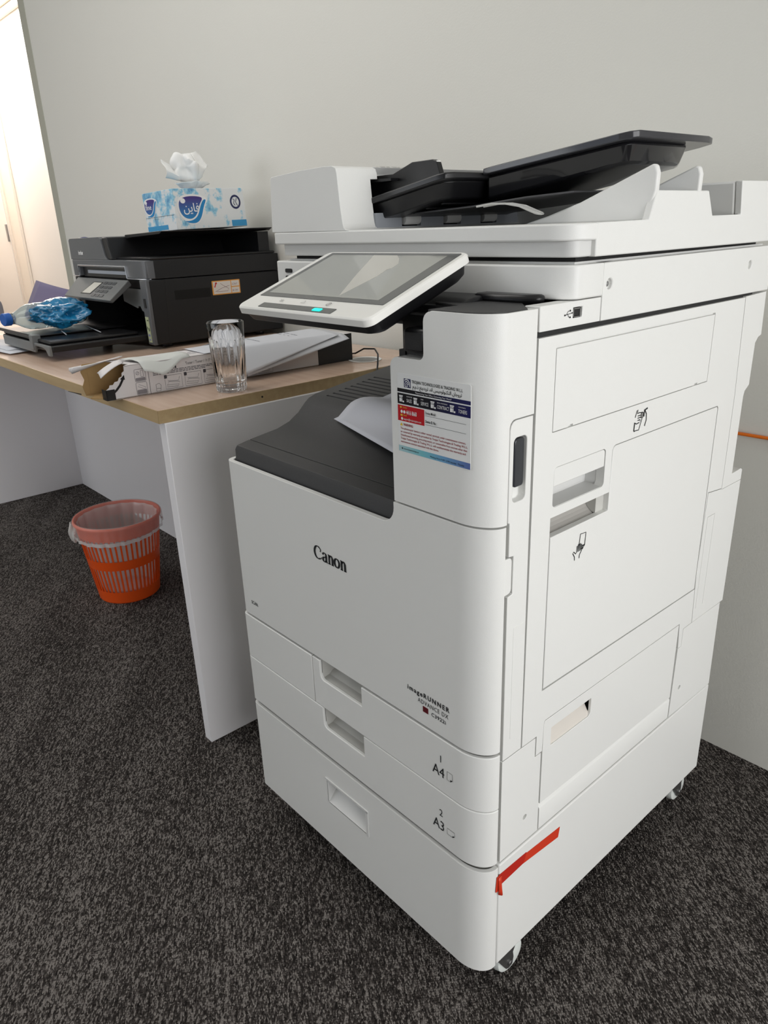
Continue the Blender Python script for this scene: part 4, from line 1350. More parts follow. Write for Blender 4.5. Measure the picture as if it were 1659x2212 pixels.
# paper scrap on the carton
scrapm = mat('tissue_scrap', rgb(204, 206, 202), 0.7)
g = G()
def scrap(u, v):
    # outline: four corners seen from above, the (u=1, v=0.1) corner hangs over the printed side
    A, B, D, E_ = Vector((-1.050, 0.045, 0)), Vector((-0.968, 0.060, 0)), Vector((-1.035, 0.165, 0)), Vector((-0.975, 0.170, 0))
    p = A.lerp(B, u).lerp(D.lerp(E_, u), v)
    tip = 0.020 * max(0, u - 0.5) * 2 * max(0, 1 - abs(v - 0.35) * 2.2)
    x = p.x + tip * 0.6
    z = ZT + 0.003 + 0.003 * math.sin(PI * u) + 0.0015 * math.sin(v * 9) - max(0, x - XR - 0.004) * 0.9 - tip * 0.5
    return (x, p.y, z)
g.grid(18, 12, scrap)
tag(g.obj('paper_scrap', scrapm, None, smooth='all', solid=0.0004), 'small pale paper scrap drooping over the side of the torn carton near its open end', 'paper')

# sheets fanned over the far part of the carton
sheetm = mat('office_paper', rgb(206, 208, 214), 0.55)
FAINT = mat('faint_print', rgb(150, 150, 158), 0.7)
def sheet(name, y0, y1, xb0, xb1, xf0, xf1, zf0, zf1, dz, label, lines=False, yb0=None, yb1=None):
    """sheet draped over the carton: back edge x=xb, front edge x=xf hanging down to height zf"""
    yb0 = y0 if yb0 is None else yb0
    yb1 = y1 if yb1 is None else yb1
    def fn(u, v):
        xb, xf, zf = xb0 + (xb1 - xb0) * v, xf0 + (xf1 - xf0) * v, zf0 + (zf1 - zf0) * v
        yf, yb = y0 + (y1 - y0) * v, yb0 + (yb1 - yb0) * v
        y = yb + (yf - yb) * u
        xr = XR + 0.001 + (y + .02) * 0.038
        top = ZT + 0.0022 + dz
        k = 0.72
        if u < k:
            x = xb + (xr - xb) * u / k
            z = top + 0.003 * math.sin(PI * u / k) * (0.5 + v)
            if x < XL - 0.004 + (y + .02) * 0.038:
                z -= (XL - 0.004 + (y + .02) * 0.038 - x) * 0.22
        else:
            t = (u - k) / (1 - k)
            x = xr + (xf - xr) * t
            z = top + (zf + dz - top) * t ** 1.15
        return (x, y, z)
    g = G().grid(36, 24, fn)
    o = g.obj(name, sheetm, None, smooth='all', solid=0.0003)
    tag(o, label, 'paper')
    if lines:
        rg = random.Random(11)
        for k_, vv in enumerate((0.10, 0.30, 0.62, 0.68)):
            g = G()
            u = 0.06
            while u < 0.62:
                w_ = rg.uniform(0.01, 0.03)
                if rg.random() < 0.8:
                    P = [fn(u, vv), fn(u + w_, vv), fn(u + w_, vv + 0.012), fn(u, vv + 0.012)]
                    g.face([(a, b_, c_ + 0.0009) for a, b_, c_ in P])
                u += w_ + 0.010
            g.obj('printed_line', FAINT, o)
    return o
sheet('sheet_of_paper', 0.285, 0.575, -1.190, -1.160, -0.940, -0.935, 0.778, 0.826, 0.0,
      'lower printed sheet of the pair draped over the back half of the carton')
sheet('sheet_of_paper', 0.272, 0.555, -1.185, -1.150, -0.930, -0.950, 0.781, 0.8335, 0.0028,
      'upper printed sheet of the pair draped over the back half of the carton', lines=True)
sheet('sheet_of_paper', 0.205, 0.40, -1.210, -1.180, -1.000, -0.990, 0.8365, 0.8365, -0.0010,
      'curled sheet tucked under the draped pair, its corner pointing at the pale scrap')

# ------------------------------------------------------------------ GLASS
gl = G()
GC = (-0.8765, 0.2055, DT + 0.0005)
GR = lambda h: 0.0305 + (0.0375 - 0.0305) * h / 0.140
outer = [(0.0, 0.0, 0), (0.0270, 0.0, 0), (0.0300, 0.002, 1), (0.0312, 0.008, 1), (0.0302, 0.0150, 1)] + [(GR(h), h, 1) for h in [0.019 + 0.006 * i for i in range(14)]] + [(GR(0.105), 0.105, 0.6), (GR(0.112), 0.112, 0.0), (GR(0.125), 0.125, 0), (GR(0.140), 0.140, 0)]
inner = [(GR(.14) - 0.0008, 0.1412, 0), (GR(.14) - 0.0020, 0.1405, 0), (GR(.1) - 0.0034, 0.10, 0), (GR(.03) - 0.0046, 0.024, 0), (0.020, 0.0175, 0), (0.0, 0.0165, 0)]
rings = []
for r, h, am in outer + inner:
    rings.append([(GC[0] + r * (1 + am * 0.030 * math.cos(k * 2 * PI / 192 * 16)) * math.cos(2 * PI * k / 192), GC[1] + r * (1 + am * 0.030 * math.cos(k * 2 * PI / 192 * 16)) * math.sin(2 * PI * k / 192), GC[2] + h) for k in range(192)])
gl.loft(rings, cap=False)
tag(gl.obj('drinking_glass', mat('clear_glass', (1, 1, 1, 1), 0.01, trans=1.0, ior=1.48), None, smooth='all'), 'empty clear tall fluted drinking glass standing on the desk in front of the carton', 'glass')

# ------------------------------------------------------------------ INKJET PRINTER
pr = thing('printer', 'black wide multifunction desktop printer with tilted keypad and open output tray, standing on the desk', 'printer', (-1.92, 0.60, DT))
PX0, PX1, PF, PB = -2.205, -1.640, 0.4000, 0.862
PMB = mat('printer_black', rgb(16, 16, 19), 0.42, bump=0.3, bscale=500)
PGR = mat('printer_dark_grey', rgb(92, 94, 97), 0.30)
PMG = mat('printer_mid_grey', rgb(110, 112, 112), 0.45)
def pp(g, name, m_, parent=None, **k):
    return g.obj(name, m_, parent or pr, **k)
# lower body: walls around the open paper cavity
g = G()
g.prism([(PF + 0.004, DT), (PF + 0.004, 0.955), (PB, 0.955), (PB, DT)], 'x', PX1 - 0.040, PX1)
g.prism([(PF + 0.004, DT), (PF + 0.004, 0.955), (PB, 0.955), (PB, DT)], 'x', PX0, PX0 + 0.050)
g.box(PX0 + 0.001, PX1 - 0.001, 0.60, PB - 0.001, DT + 0.001, 0.9545).box(PX0 + 0.001, PX1 - 0.001, PF + 0.02, 0.62, 0.925, 0.9547)
body = pp(g, 'body', PMB, bevel=0.004)
bs = G().prism([(0.448, DT + .002), (0.458, 0.954), (0.4595, 0.954), (0.4500, DT + .002)], 'x', PX1, PX1 + 0.0006).prism([(0.455, 0.887), (0.78, 0.885), (0.78, 0.8865), (0.455, 0.8885)], 'x', PX1, PX1 + 0.0006)
pp(bs, 'body_seams', VOID, body)
pp(G().box(PX1 - 0.001, PX1 + 0.0004, 0.484, 0.603, 0.8925, 0.9195), 'side_grip', mat('deep_black', rgb(8, 8, 8), 0.8), body)
# front right pillar, charcoal with slot
g = G().prism([(PX1 - 0.040, DT), (PX1 - 0.045, 0.955), (PX1 + 0.000, 0.955), (PX1, DT)], 'y', PF - 0.002, PF + 0.012)
pil = pp(g, 'front_pillar', PGR, bevel=0.003)
pp(G().prism([(PX1 - 0.031, 0.902), (PX1 - 0.019, 0.902), (PX1 - 0.017, 0.876), (PX1 - 0.029, 0.876)], 'y', PF - 0.004, PF - 0.001), 'card_slot', VOID, pil)
g = G().prism([(PX1 - 0.036, 0.850), (PX1 - 0.016, 0.850), (PX1 - 0.012, 0.776), (PX1 - 0.031, 0.776)], 'y', PF - 0.0035, PF - 0.0020)
st_ = pp(g, 'pillar_sticker', gradmat('pale_sticker', [(0.0, rgb(176, 184, 150)), (1.0, rgb(176, 176, 190))], 0, 1), pil)
g = G()
for (x, z, a, b_, mi) in ((0.026, 0.842, 0.010, 0.003, 0), (0.030, 0.822, 0.004, 0.008, 0), (0.021, 0.818, 0.005, 0.009, 0), (0.027, 0.800, 0.010, 0.006, 1), (0.026, 0.786, 0.009, 0.004, 1)):
    g.prism([(PX1 - x, z - b_), (PX1 - x + a, z - b_), (PX1 - x + a, z), (PX1 - x, z)], 'y', PF - 0.0042, PF - 0.0036, mi)
pp(g, 'sticker_marks', [mat('olive_print', rgb(70, 84, 60), 0.6), mat('blue_print', rgb(110, 112, 160), 0.6)], pil)
# scanner housing
g = G().prism([(PX0, PF + 0.01), (PX0 + 0.01, PF), (PX1 - 0.022, PF), (PX1 - 0.006, PF + 0.008), (PX1, PF + 0.028), (PX1, PB), (PX0, PB)], 'z', 0.9565, 1.0085)
sc = pp(g, 'scanner_housing', PGR, bevel=0.003)
cut(sc, G().box(-2.140, -1.775, PF - 0.01, PF + 0.03, 0.95, 0.985))
pp(G().box(PX1 - 0.0008, PX1 + 0.0008, 0.43, PB, 0.9570, 1.0075), 'housing_side', PMB, sc)
g = G().tube([(-2.146, PF - 0.001, 0.957), (-2.146, PF - 0.001, 0.9905), (-1.770, PF - 0.001, 0.9905), (-1.766, PF - 0.001, 0.957)], 0.0022, 6)
g.tube([(PX0, PF - 0.001, 0.9565), (-2.146, PF - 0.001, 0.9565)], 0.0015, 6).tube([(-1.766, PF - 0.001, 0.9562), (PX1 - 0.022, PF - 0.001, 0.9562), (PX1 - 0.002, PF + 0.018, 0.9562)], 0.0013, 6)
pp(g, 'silver_trim', mat('silver_trim', rgb(200, 203, 208), 0.25, metal=0.6), sc, smooth=True)
pp(G().box(-2.135, -1.780, PF + 0.012, PF + 0.020, 0.955, 0.985), 'opening_back', BLACK, sc)
pp(G().prism([(-2.08, 0.966), (-1.782, 0.966), (-1.782, 0.976), (-2.08, 0.976)], 'y', PF + 0.004, PF + 0.012), 'sensor_bar', mat('bar_grey', rgb(150, 156, 166), 0.3), sc)
# feeder cover head at the left and tray bed
g = G().prism([(PX0, 1.0085), (PX0 + 0.002, 1.068), (PX0 + 0.012, 1.074), (-1.945, 1.076), (-1.934, 1.070), (-1.918, 1.020), (-1.905, 1.0105), (-1.895, 1.0085)], 'y', PF + 0.002, PB - 0.02)
hdp = pp(g, 'feeder_cover', PGR, bevel=0.003)
pp(G().prism([(-1.9305, 1.074), (-1.895, 1.074), (-1.872, 1.009), (-1.905, 1.009), (-1.9165, 1.020)], 'y', PF + 0.006, PB - 0.02), 'feeder_throat', BLACK, bevel=0.003)
pp(G().box(-1.90, PX1 + 0.002, PF + 0.02, PB - 0.01, 1.0085, 1.016), 'scanner_lid', PMB, bevel=0.004)
g = G().prism([(-1.905, 1.066), (-1.86, 1.071), (-1.66, 1.078), (-1.645, 1.084), (-1.645, 1.0865), (-1.90, 1.0800)], 'y', 0.47, PB - 0.01)
pp(g, 'document_tray', BLACK, bevel=0.003)
pp(G().box(-1.895, -1.655, PB - 0.06, PB - 0.02, 1.016, 1.075), 'lid_back_wall', BLACK)
lt_ = G().text('brother', -2.128, 1.0235, 0.0175, lambda u, v: (u, PF + 0.0008, v), bold=0.0006, sx=0.72)
pp(lt_, 'maker_wordmark', whi, hdp)
# tilted control panel
CPM = Matrix.Translation((-2.150, PF - 0.004, 0.953)) @ Matrix.Rotation(R_(38), 4, 'X')
g = G().loft([[(0.0, 0.0, -0.020), (0.392, 0.0, -0.020), (0.395, -0.085, -0.014), (0.035, -0.085, -0.014)], [(-0.005, 0.0, 0), (0.397, 0.0, 0), (0.402, -0.088, 0), (0.028, -0.088, 0)]])
g.xform(CPM)
cpn = pp(g, 'control_panel', PMG, bevel=0.003)
g = G().prism([(0.165, -0.017), (0.238, -0.017), (0.222, -0.070), (0.142, -0.070)], 'z', 0.0, 0.0008)
g.xform(CPM)
pp(g, 'lcd_surround', BLACK, cpn)
g = G().prism([(0.172, -0.020), (0.232, -0.020), (0.216, -0.067), (0.150, -0.067)], 'z', 0.0008, 0.0012)
g.xform(CPM)
pp(g, 'lcd', mat('lcd_grey', rgb(206, 204, 194), 0.2), cpn)
g = G()
for r_i in range(4):
    for c_i in range(3):
        x = 0.248 + c_i * 0.033 - r_i * 0.004
        y = -0.014 - r_i * 0.0175
        g.prism(rrect(x, x + 0.026, y - 0.011, y, 0.003, 3), 'z', 0.0, 0.0012)
g.xform(CPM)
pp(g, 'keypad', mat('key_grey', rgb(74, 76, 78), 0.4), cpn)
# grey inner cheek under the panel
pp(G().prism([(-1.86, 0.925), (-1.685, 0.925), (-1.685, 0.852), (-1.735, 0.862), (-1.745, 0.875), (-1.76, 0.875), (-1.765, 0.868), (-1.86, 0.885)], 'y', PF + 0.018, PF + 0.022), 'inner_cheek', PMG)
# cassette and extended output tray
cs = pp(G().box(-2.13, -1.682, 0.115, 0.60, DT + 0.012, DT + 0.030).box(-2.13, -1.700, 0.12, 0.38, DT + 0.030, DT + 0.040), 'paper_cassette', BLACK, bevel=0.004)
g = G().prism([(-2.10, DT + 0.030), (-1.682, DT + 0.030), (-1.682, DT + 0.002), (-1.70, DT + 0.002), (-1.715, DT + 0.018), (-1.735, DT + 0.022), (-1.80, DT + 0.022), (-1.81, DT + 0.002), (-2.10, DT + 0.002)], 'y', 0.108, 0.116)
pp(g, 'cassette_front', PMG, cs, bevel=0.002)
g = G().box(-2.12, -1.83, 0.125, 0.40, DT + 0.0425, DT + 0.0465)
g.box(-2.32, -1.822, 0.110, 0.128, DT + 0.0405, DT + 0.0505)
otp = pp(g, 'output_flap', BLACK, bevel=0.0015)
pp(G().box(-1.830, -1.806, 0.104, 0.130, DT + 0.010, DT + 0.051), 'paper_stop', PMG, otp, bevel=0.002)
g = G().tube([(-1.93, 0.31, DT + 0.0485), (-1.75, 0.285, DT + 0.0445)], 0.0016, 6).tube([(-1.86, 0.21, DT + 0.0485), (-1.795, 0.20, DT + 0.0435)], 0.0016, 6)
pp(g, 'tray_edge_trim', mat('edge_silver', rgb(176, 178, 182), 0.3), otp, smooth=True)
# orange info sticker on the side
g = G().prism(rrect(0.6105, 0.7100, 0.8955, 0.9375, 0.002, 3), 'x', PX1 + 0.0004, PX1 + 0.0010)
si = pp(g, 'info_sticker', mat('sticker_orange', rgb(226, 160, 74), 0.4))
ST = lambda y, z: (PX1 + 0.0014, y, z)
g = G()
for q in ((0.6145, 0.6760, 0.8985, 0.9345), (0.6790, 0.7065, 0.9180, 0.9345), (0.6790, 0.7065, 0.8985, 0.9150)):
    g.prism([(q[0], q[2]), (q[1], q[2]), (q[1], q[3]), (q[0], q[3])], 'x', PX1 + 0.0010, PX1 + 0.0013)
pp(g, 'sticker_fields', mat('sticker_white', rgb(226, 220, 214), 0.4), si)
g = G()
g.stroke([(0.625, 0.905), (0.665, 0.905), (0.668, 0.912), (0.650, 0.922), (0.640, 0.929)], 0.0010, ST).stroke([(0.620, 0.905), (0.645, 0.915), (0.672, 0.921)], 0.0010, ST)
g.text('LC3617', 0.681, 0.922, 0.0080, ST, sx=0.75).text('BK CMY', 0.681, 0.9025, 0.0080, ST, sx=0.70)
pp(g, 'sticker_print', mat('brown_print', rgb(120, 70, 80), 0.5), si)
g = G().stroke([(0.619, 0.918), (0.6245, 0.930)], 0.0035, ST)
g.face([ST(0.620, 0.9295), ST(0.6290, 0.9270), ST(0.6265, 0.9345)])
pp(g, 'red_arrow', mat('arrow_red', rgb(200, 40, 40), 0.5), si)
# purple blister hanging at the far left corner of the printer
g = G().grid(6, 8, lambda u, v: (PX0 - 0.035 + 0.055 * u, PF + 0.05 + 0.02 * u, 1.072 - 0.042 * v + 0.006 * math.sin(u * 3)))
tag(g.obj('plastic_sleeve', mat('purple_sleeve', rgb(86, 90, 124), 0.35), None, smooth='all', solid=0.002), 'dark violet plastic sleeve poking out behind the left corner of the black printer', 'plastic sleeve')

# ------------------------------------------------------------------ TISSUE BOX
def tissue_mat():
    mt = bpy.data.materials.new('tissue_box_print')
    mt.use_nodes = True
    nt = mt.node_tree
    L = nt.links.new
    b = nt.nodes['Principled BSDF']
    b.inputs['Roughness'].default_value = 0.4
    tc = nt.nodes.new('ShaderNodeTexCoord')
    n = nt.nodes.new('ShaderNodeTexNoise')
    n.inputs['Scale'].default_value = 26
    n.inputs['Detail'].default_value = 9
    n.inputs['Roughness'].default_value = 0.62
    L(tc.outputs['Object'], n.inputs['Vector'])
    sp = nt.nodes.new('ShaderNodeSeparateXYZ')
    L(tc.outputs['Object'], sp.inputs[0])
    # splash fades towards the right end and the bottom
    r1 = nt.nodes.new('ShaderNodeMapRange')
    r1.inputs['From Min'].default_value = 0.20
    r1.inputs['From Max'].default_value = 0.05
    L(sp.outputs['Y'], r1.inputs['Value'])
    r2_ = nt.nodes.new('ShaderNodeMapRange')
    r2_.inputs['From Min'].default_value = 0.0
    r2_.inputs['From Max'].default_value = 0.10
    r2_.inputs['To Min'].default_value = 0.35
    r2_.inputs['To Max'].default_value = 1.0
    L(sp.outputs['Z'], r2_.inputs['Value'])
    mu = nt.nodes.new('ShaderNodeMath')
    mu.operation = 'MULTIPLY'
    L(r1.outputs['Result'], mu.inputs[0])
    L(r2_.outputs['Result'], mu.inputs[1])
    a2 = nt.nodes.new('ShaderNodeMath')
    a2.operation = 'MULTIPLY_ADD'
    a2.inputs[1].default_value = 0.17
    L(mu.outputs[0], a2.inputs[0])
    L(n.outputs['Fac'], a2.inputs[2])
    cr = nt.nodes.new('ShaderNodeValToRGB')
    e = cr.color_ramp.elements
    e[0].position, e[0].color = 0.58, rgb(222, 225, 226)
    e[1].position, e[1].color = 0.84, rgb(20, 110, 175)
    k1 = e.new(0.66)
    k1.color = rgb(140, 196, 220)
    L(a2.outputs[0], cr.inputs['Fac'])
    L(cr.outputs['Color'], b.inputs['Base Color'])
    return mt


tbx = thing('tissue_box', 'blue and white tissue box on top of the black printer with a tissue pulled up', 'tissue box', (-1.655, 0.528, 1.0880))
TX = Matrix.Translation((-1.655, 0.528, 1.0880)) @ Matrix.Rotation(R_(7), 4, 'Z') @ Matrix.Rotation(R_(1.0), 4, 'X') @ Matrix.Rotation(R_(-2.5), 4, 'Y')
TLn, TWd, THt = 0.262, 0.158, 0.112   # length (y), width (-x), height
TSF = lambda y, z: (0.0006, y, z)
TSE = lambda x, z: (-x, -0.0006, z)
def tpart(g, name, m_, parent=None, **k):
    """parts in local box coordinates"""
    o = g.obj(name, m_, None, **k)
    o.parent = parent or tbx
    if parent is None:
        o.matrix_parent_inverse = parent_inv(tbx)
        o.matrix_basis = TX
    return o
cartn = tpart(G().box(-TWd, 0, 0, TLn, 0, THt), 'carton', tissue_mat(), bevel=0.0015)
g = G()
g.prism([(0.203, 0.002), (TLn - 0.001, 0.002), (TLn - 0.001, 0.020), (0.203, 0.020)], 'x', 0.0002, 0.0006)
BNB = mat('band_blue', rgb(60, 150, 200), 0.45)
tpart(g, 'blue_band', BNB, cartn)
tpart(G().prism([(-TWd + 0.004, 0.004), (-0.045, 0.004), (-0.045, 0.017), (-TWd + 0.004, 0.017)], 'y', -0.0006, -0.0002), 'blue_band', BNB, cartn)


def drop(g, cx, cz, s, T, mi):
    """drop-shaped logo: body, sweep"""
    out = []
    n = 28
    for i in range(n + 1):
        a = R_(20 + 250 * i / n)
        out.append((cx + s * 0.50 * math.cos(a), cz + s * 0.42 * math.sin(a)))
    return out


def fine_logo(parent, T, c0, z0, s, word, wx, nrm):
    wh = G()
    body = [(0.02, 0.55), (0.06, 0.30), (0.20, 0.10), (0.42, 0.02), (0.62, 0.08), (0.78, 0.26), (0.92, 0.62), (1.10, 0.88), (1.00, 0.96), (0.60, 1.0), (0.25, 0.95), (0.06, 0.80)]
    outer = [(-0.04, 0.56), (-0.01, 0.28), (0.14, 0.02), (0.42, -0.22), (0.78, -0.20), (1.02, 0.14), (1.16, 0.56), (1.34, 0.86), (1.10, 1.02), (0.60, 1.08), (0.20, 1.04), (0.0, 0.84)]
    swp = [(0.16, -0.04), (0.44, -0.16), (0.76, -0.14), (0.96, 0.12), (1.10, 0.54), (1.26, 0.84), (1.12, 0.84), (0.98, 0.62), (0.82, 0.20), (0.64, 0.02), (0.40, -0.06)]

    def sm(l, T_):
        # chaikin smoothing
        for _ in range(2):
            q = []
            for i in range(len(l)):
                a, b = l[i], l[(i + 1) % len(l)]
                q += [(a[0] * .75 + b[0] * .25, a[1] * .75 + b[1] * .25), (a[0] * .25 + b[0] * .75, a[1] * .25 + b[1] * .75)]
            l = q
        return [T_(c0 + a * s, z0 + b * s * 0.8) for a, b in l]
    off = lambda d: (lambda u, v: tuple(Vector(T(u, v)) + Vector(nrm) * d))
    wh.face(sm(outer, T))
    tpart(wh, 'logo_outline', whi, parent)
    sw = G()
    sw.face(sm(swp, off(0.0003)))
    tpart(sw, 'logo_swoosh', mat('logo_blue', rgb(24, 128, 188), 0.4), parent)
    bd = G()
    bd.face(sm(body, off(0.0003)))
    tpart(bd, 'logo_drop', LOGOM, parent)
    tx = G()
    tx.face([off(0.0006)(c0 + (0.22 + a) * s, z0 + (0.80 + b) * s * 0.8) for a, b in arc(0, 0, 0.11, 0, 340, 14)])
    tx.text(word, c0 + wx * s, z0 + 0.27 * s, 0.40 * s, off(0.0006), bold=0.003 * s)
    tpart(tx, 'logo_lettering', whi, parent)


def logomat():
    mt = bpy.data.materials.new('logo_violet_blue')
    mt.use_nodes = True
    nt = mt.node_tree
    b = nt.nodes['Principled BSDF']
    tc = nt.nodes.new('ShaderNodeTexCoord')
    sp = nt.nodes.new('ShaderNodeSeparateXYZ')
    nt.links.new(tc.outputs['Object'], sp.inputs[0])
    mr = nt.nodes.new('ShaderNodeMapRange')
    mr.inputs['From Min'].default_value = 0.025
    mr.inputs['From Max'].default_value = 0.085
    nt.links.new(sp.outputs['Z'], mr.inputs['Value'])
    cr = nt.nodes.new('ShaderNodeValToRGB')
    cr.color_ramp.elements[0].color = rgb(20, 130, 190)
    cr.color_ramp.elements[1].color = rgb(62, 44, 122)
    nt.links.new(mr.outputs['Result'], cr.inputs['Fac'])
    nt.links.new(cr.outputs['Color'], b.inputs['Base Color'])
    return mt
LOGOM = logomat()
fine_logo(cartn, TSF, 0.014, 0.026, 0.082, shape_ar('\u0641\u0627\u064a\u0646'), 0.20, (1, 0, 0))
fine_logo(cartn, lambda u, v: TSE(TWd - u, v), 0.004, 0.050, 0.054, 'fine', 0.12, (0, -1, 0))
g = G()
g.stroke(arc(0.226, 0.072, 0.0175, 0, 350, 28), 0.0060, TSF, closed=True)
g.stroke([(0.217, 0.081), (0.223, 0.078), (0.219, 0.068), (0.224, 0.062)], 0.0024, TSF).stroke([(0.232, 0.083), (0.227, 0.072), (0.233, 0.061)], 0.0024, TSF)
tpart(g, 'round_seal', mat('seal_navy', rgb(34, 40, 84), 0.5), cartn)
g = G()
g.stroke([(-0.001, 0.0), (-0.001, THt)], 0.0012, lambda u, v: (0.0006, 0.0015, v))
g.stroke([(0.004, 0.042), (TWd - 0.002, 0.042)], 0.0009, lambda u, v: TSE(u, v))
g.text('150 x 2 ply', 0, 0, 0.006, lambda u, v: TSE(TWd - 0.045 - u, 0.035 + v), sx=0.9)
tpart(g, 'box_fold_lines', mat('fold_grey', rgb(84, 84, 88), 0.6), cartn)
tpart(G().prism(rrect(-0.085, -0.04, 0.06, 0.20, 0.02, 5), 'z', THt + 0.0001, THt + 0.0005), 'top_opening', mat('slot_film', rgb(150, 160, 170), 0.3), cartn)
# the pulled-up tissue
g = G()
def tis(u, v):
    a = u * 2 * PI
    prof_ = [(0, 0.012), (0.12, 0.016), (0.35, 0.044), (0.6, 0.056), (0.8, 0.046), (0.93, 0.024), (1.0, 0.003)]
    r = interp(prof_, v) * (1 + 0.13 * math.sin(3 * a + 1.5) + 0.09 * math.sin(5 * a + 4 * v))
    p = Vector((-0.075 + 0.8 * r * math.cos(a), 0.128 + r * math.sin(a), THt - 0.004 + 0.112 * v ** 0.9))
    return p + noise.noise_vector(p * 32) * 0.015 * min(1, v * 3)
g.grid(72, 26, tis)
def tis2(u, v):
    p = Vector((-0.075 + 0.012 * math.sin(u * 5), 0.118 - 0.082 * v, THt + 0.030 + 0.034 * v + 0.048 * (u - 0.35) * (0.45 + v * 0.6) - 0.010 * v * v))
    return p + noise.noise_vector(p * 26) * 0.007
g.grid(10, 12, tis2)
def tis3(u, v):
    a = u * 2 * PI
    p = Vector((-0.075 + 0.022 * math.cos(a) * (0.5 + v), 0.128 + 0.050 * math.sin(a) * (0.5 + v * .7), THt + 0.001 + 0.020 * v))
    return p + noise.noise_vector(p * 50) * 0.008
g.grid(44, 6, tis3)
tism = mat('tissue_paper', rgb(236, 236, 234), 0.8)
tism.node_tree.nodes['Principled BSDF'].inputs['Subsurface Weight'].default_value = 0.0
to = g.obj('tissue', tism, None, smooth=True, solid=0.0005)
to.parent = tbx
to.matrix_parent_inverse = parent_inv(tbx)
to.matrix_basis = TX

# ------------------------------------------------------------------ BOTTLE, BLUE BAG, FOLDER, PAPERS
BM = Matrix.Translation((-1.955, 0.085, DT + 0.0880)) @ Matrix.Scale(1.22, 4) @ Matrix.Rotation(R_(14), 4, 'Z') @ Matrix.Rotation(R_(-90), 4, 'X')
bo = thing('water_bottle', 'clear plastic water bottle with blue cap lying on the output tray of the black printer', 'bottle', (-1.905, 0.16, DT + 0.0475))
g = G()
bp_ = [(0.0125, 0.008), (0.0130, 0.022), (0.016, 0.030), (0.0245, 0.046), (0.0300, 0.060), (0.0315, 0.072), (0.0300, 0.076), (0.0318, 0.080), (0.0318, 0.100)]
for i in range(7):
    bp_ += [(0.0318, 0.104 + i * 0.012), (0.0300, 0.108 + i * 0.012)]
bp_ += [(0.0318, 0.200), (0.028, 0.212), (0.012, 0.210), (0.0, 0.206)]
g.lathe([(r, h) for r, h in bp_], (0, 0, 0), 'z', 36, cap=False)
g.xform(BM)
PETM = mat('clear_pet', rgb(224, 236, 240), 0.06, trans=0.9, ior=1.3)
g.obj('bottle_body', PETM, bo, smooth='all', solid=0.0008)
g = G().lathe([(0.0, -0.0055), (0.0135, -0.0055), (0.0150, -0.004), (0.0152, 0.011), (0.0, 0.011)], (0, 0, 0), 'z', 36, fn=lambda t, h: 1 + 0.012 * math.cos(t * 36), cap=False)
g.xform(BM)
g.obj('bottle_cap', mat('cap_blue', rgb(38, 92, 170), 0.4), bo, smooth=True)

def crumple(name, c, s, seed, m_, sub=5, amp=0.45, fr=3.0, rot=0):
    g = G()
    bmesh.ops.create_icosphere(g.bm, subdivisions=sub, radius=1)
    for v in g.bm.verts:
        p = v.co.copy()
        d = noise.noise(p * fr * 0.5 + Vector((seed, 0, 0))) * amp + (0.5 - abs(noise.noise(p * fr + Vector((0, seed, 0))))) * amp * 0.7 + (abs(noise.noise(p * fr * 2.3 + Vector((0, seed, 0))))) * amp * -0.35
        v.co = p * (0.85 + d)
        v.co = Vector((v.co.x * s[0], v.co.y * s[1], v.co.z * s[2]))
    mn = min(v.co.z for v in g.bm.verts)
    g.xform(Matrix.Translation((c[0], c[1], c[2])) @ Matrix.Rotation(R_(rot), 4, 'Z') @ Matrix.Translation((0, 0, -mn)))
    return g.obj(name, m_, None, smooth='all')
bagm = mat('blue_film', rgb(40, 150, 205), 0.18, trans=0.5, var=0.45, vscale=26, coat=0.5)
tag(crumple('plastic_bag', (-1.925, 0.235, DT + 0.0475), (0.105, 0.088, 0.040), 4.2, bagm, amp=0.42, fr=3.4, rot=12), 'crumpled translucent blue plastic bag bunched over the lying water bottle', 'plastic bag')
g = G().grid(3, 5, lambda u, v: (-1.905 + 0.012 * u + 0.004 * math.sin(v * 5), 0.106 - 0.003 * v, DT + 0.046 - 0.040 * v * (1 - 0.2 * u)))
# violet printed card lying beyond the bottle
g2 = G().grid(12, 6, lambda u, v: (-2.86 + 0.62 * u - 0.10 * (1 - v), 0.43 + 0.05 * v + 0.02 * u * u, DT + 0.001 + v * (0.112 + 0.036 * (1 - u) ** 1.6)))
tag(g2.obj('printed_folder', mat('violet_print', rgb(112, 104, 142), 0.3, var=0.25, vscale=5), None, smooth='all', solid=0.002), 'violet printed folder leaning behind the water bottle at the left of the printer', 'folder')
# papers on the desk in front of the printer
for i, (dx, dy, rot, lab) in enumerate(((0, 0, 8, 'lower white sheet on the desk in front of the printer tray'), (-0.06, 0.012, 3, 'upper white sheet on the desk in front of the printer tray, nearer the left edge'))):
    g = G().grid(6, 6, lambda u, v: (-0.30 * u, 0.21 * v, 0.002 * math.sin(u * 3 + v * 2)))
    g.xform(Matrix.Translation((-1.83 + dx, 0.045 + dy, DT + 0.0045 + 0.0025 * i)) @ Matrix.Rotation(R_(rot), 4, 'Z'))
    tag(g.obj('sheet_of_paper', sheetm, None, smooth='all', solid=0.0003), lab, 'paper')
g = G().prism([(-1.905, DT + 0.008), (-1.835, DT + 0.008), (-1.835, DT + 0.040), (-1.905, DT + 0.040)], 'y', 0.1245, 0.1258)
lab = g.obj('barcode_label', mat('label_white', rgb(232, 232, 232), 0.4), pr)
g = G()
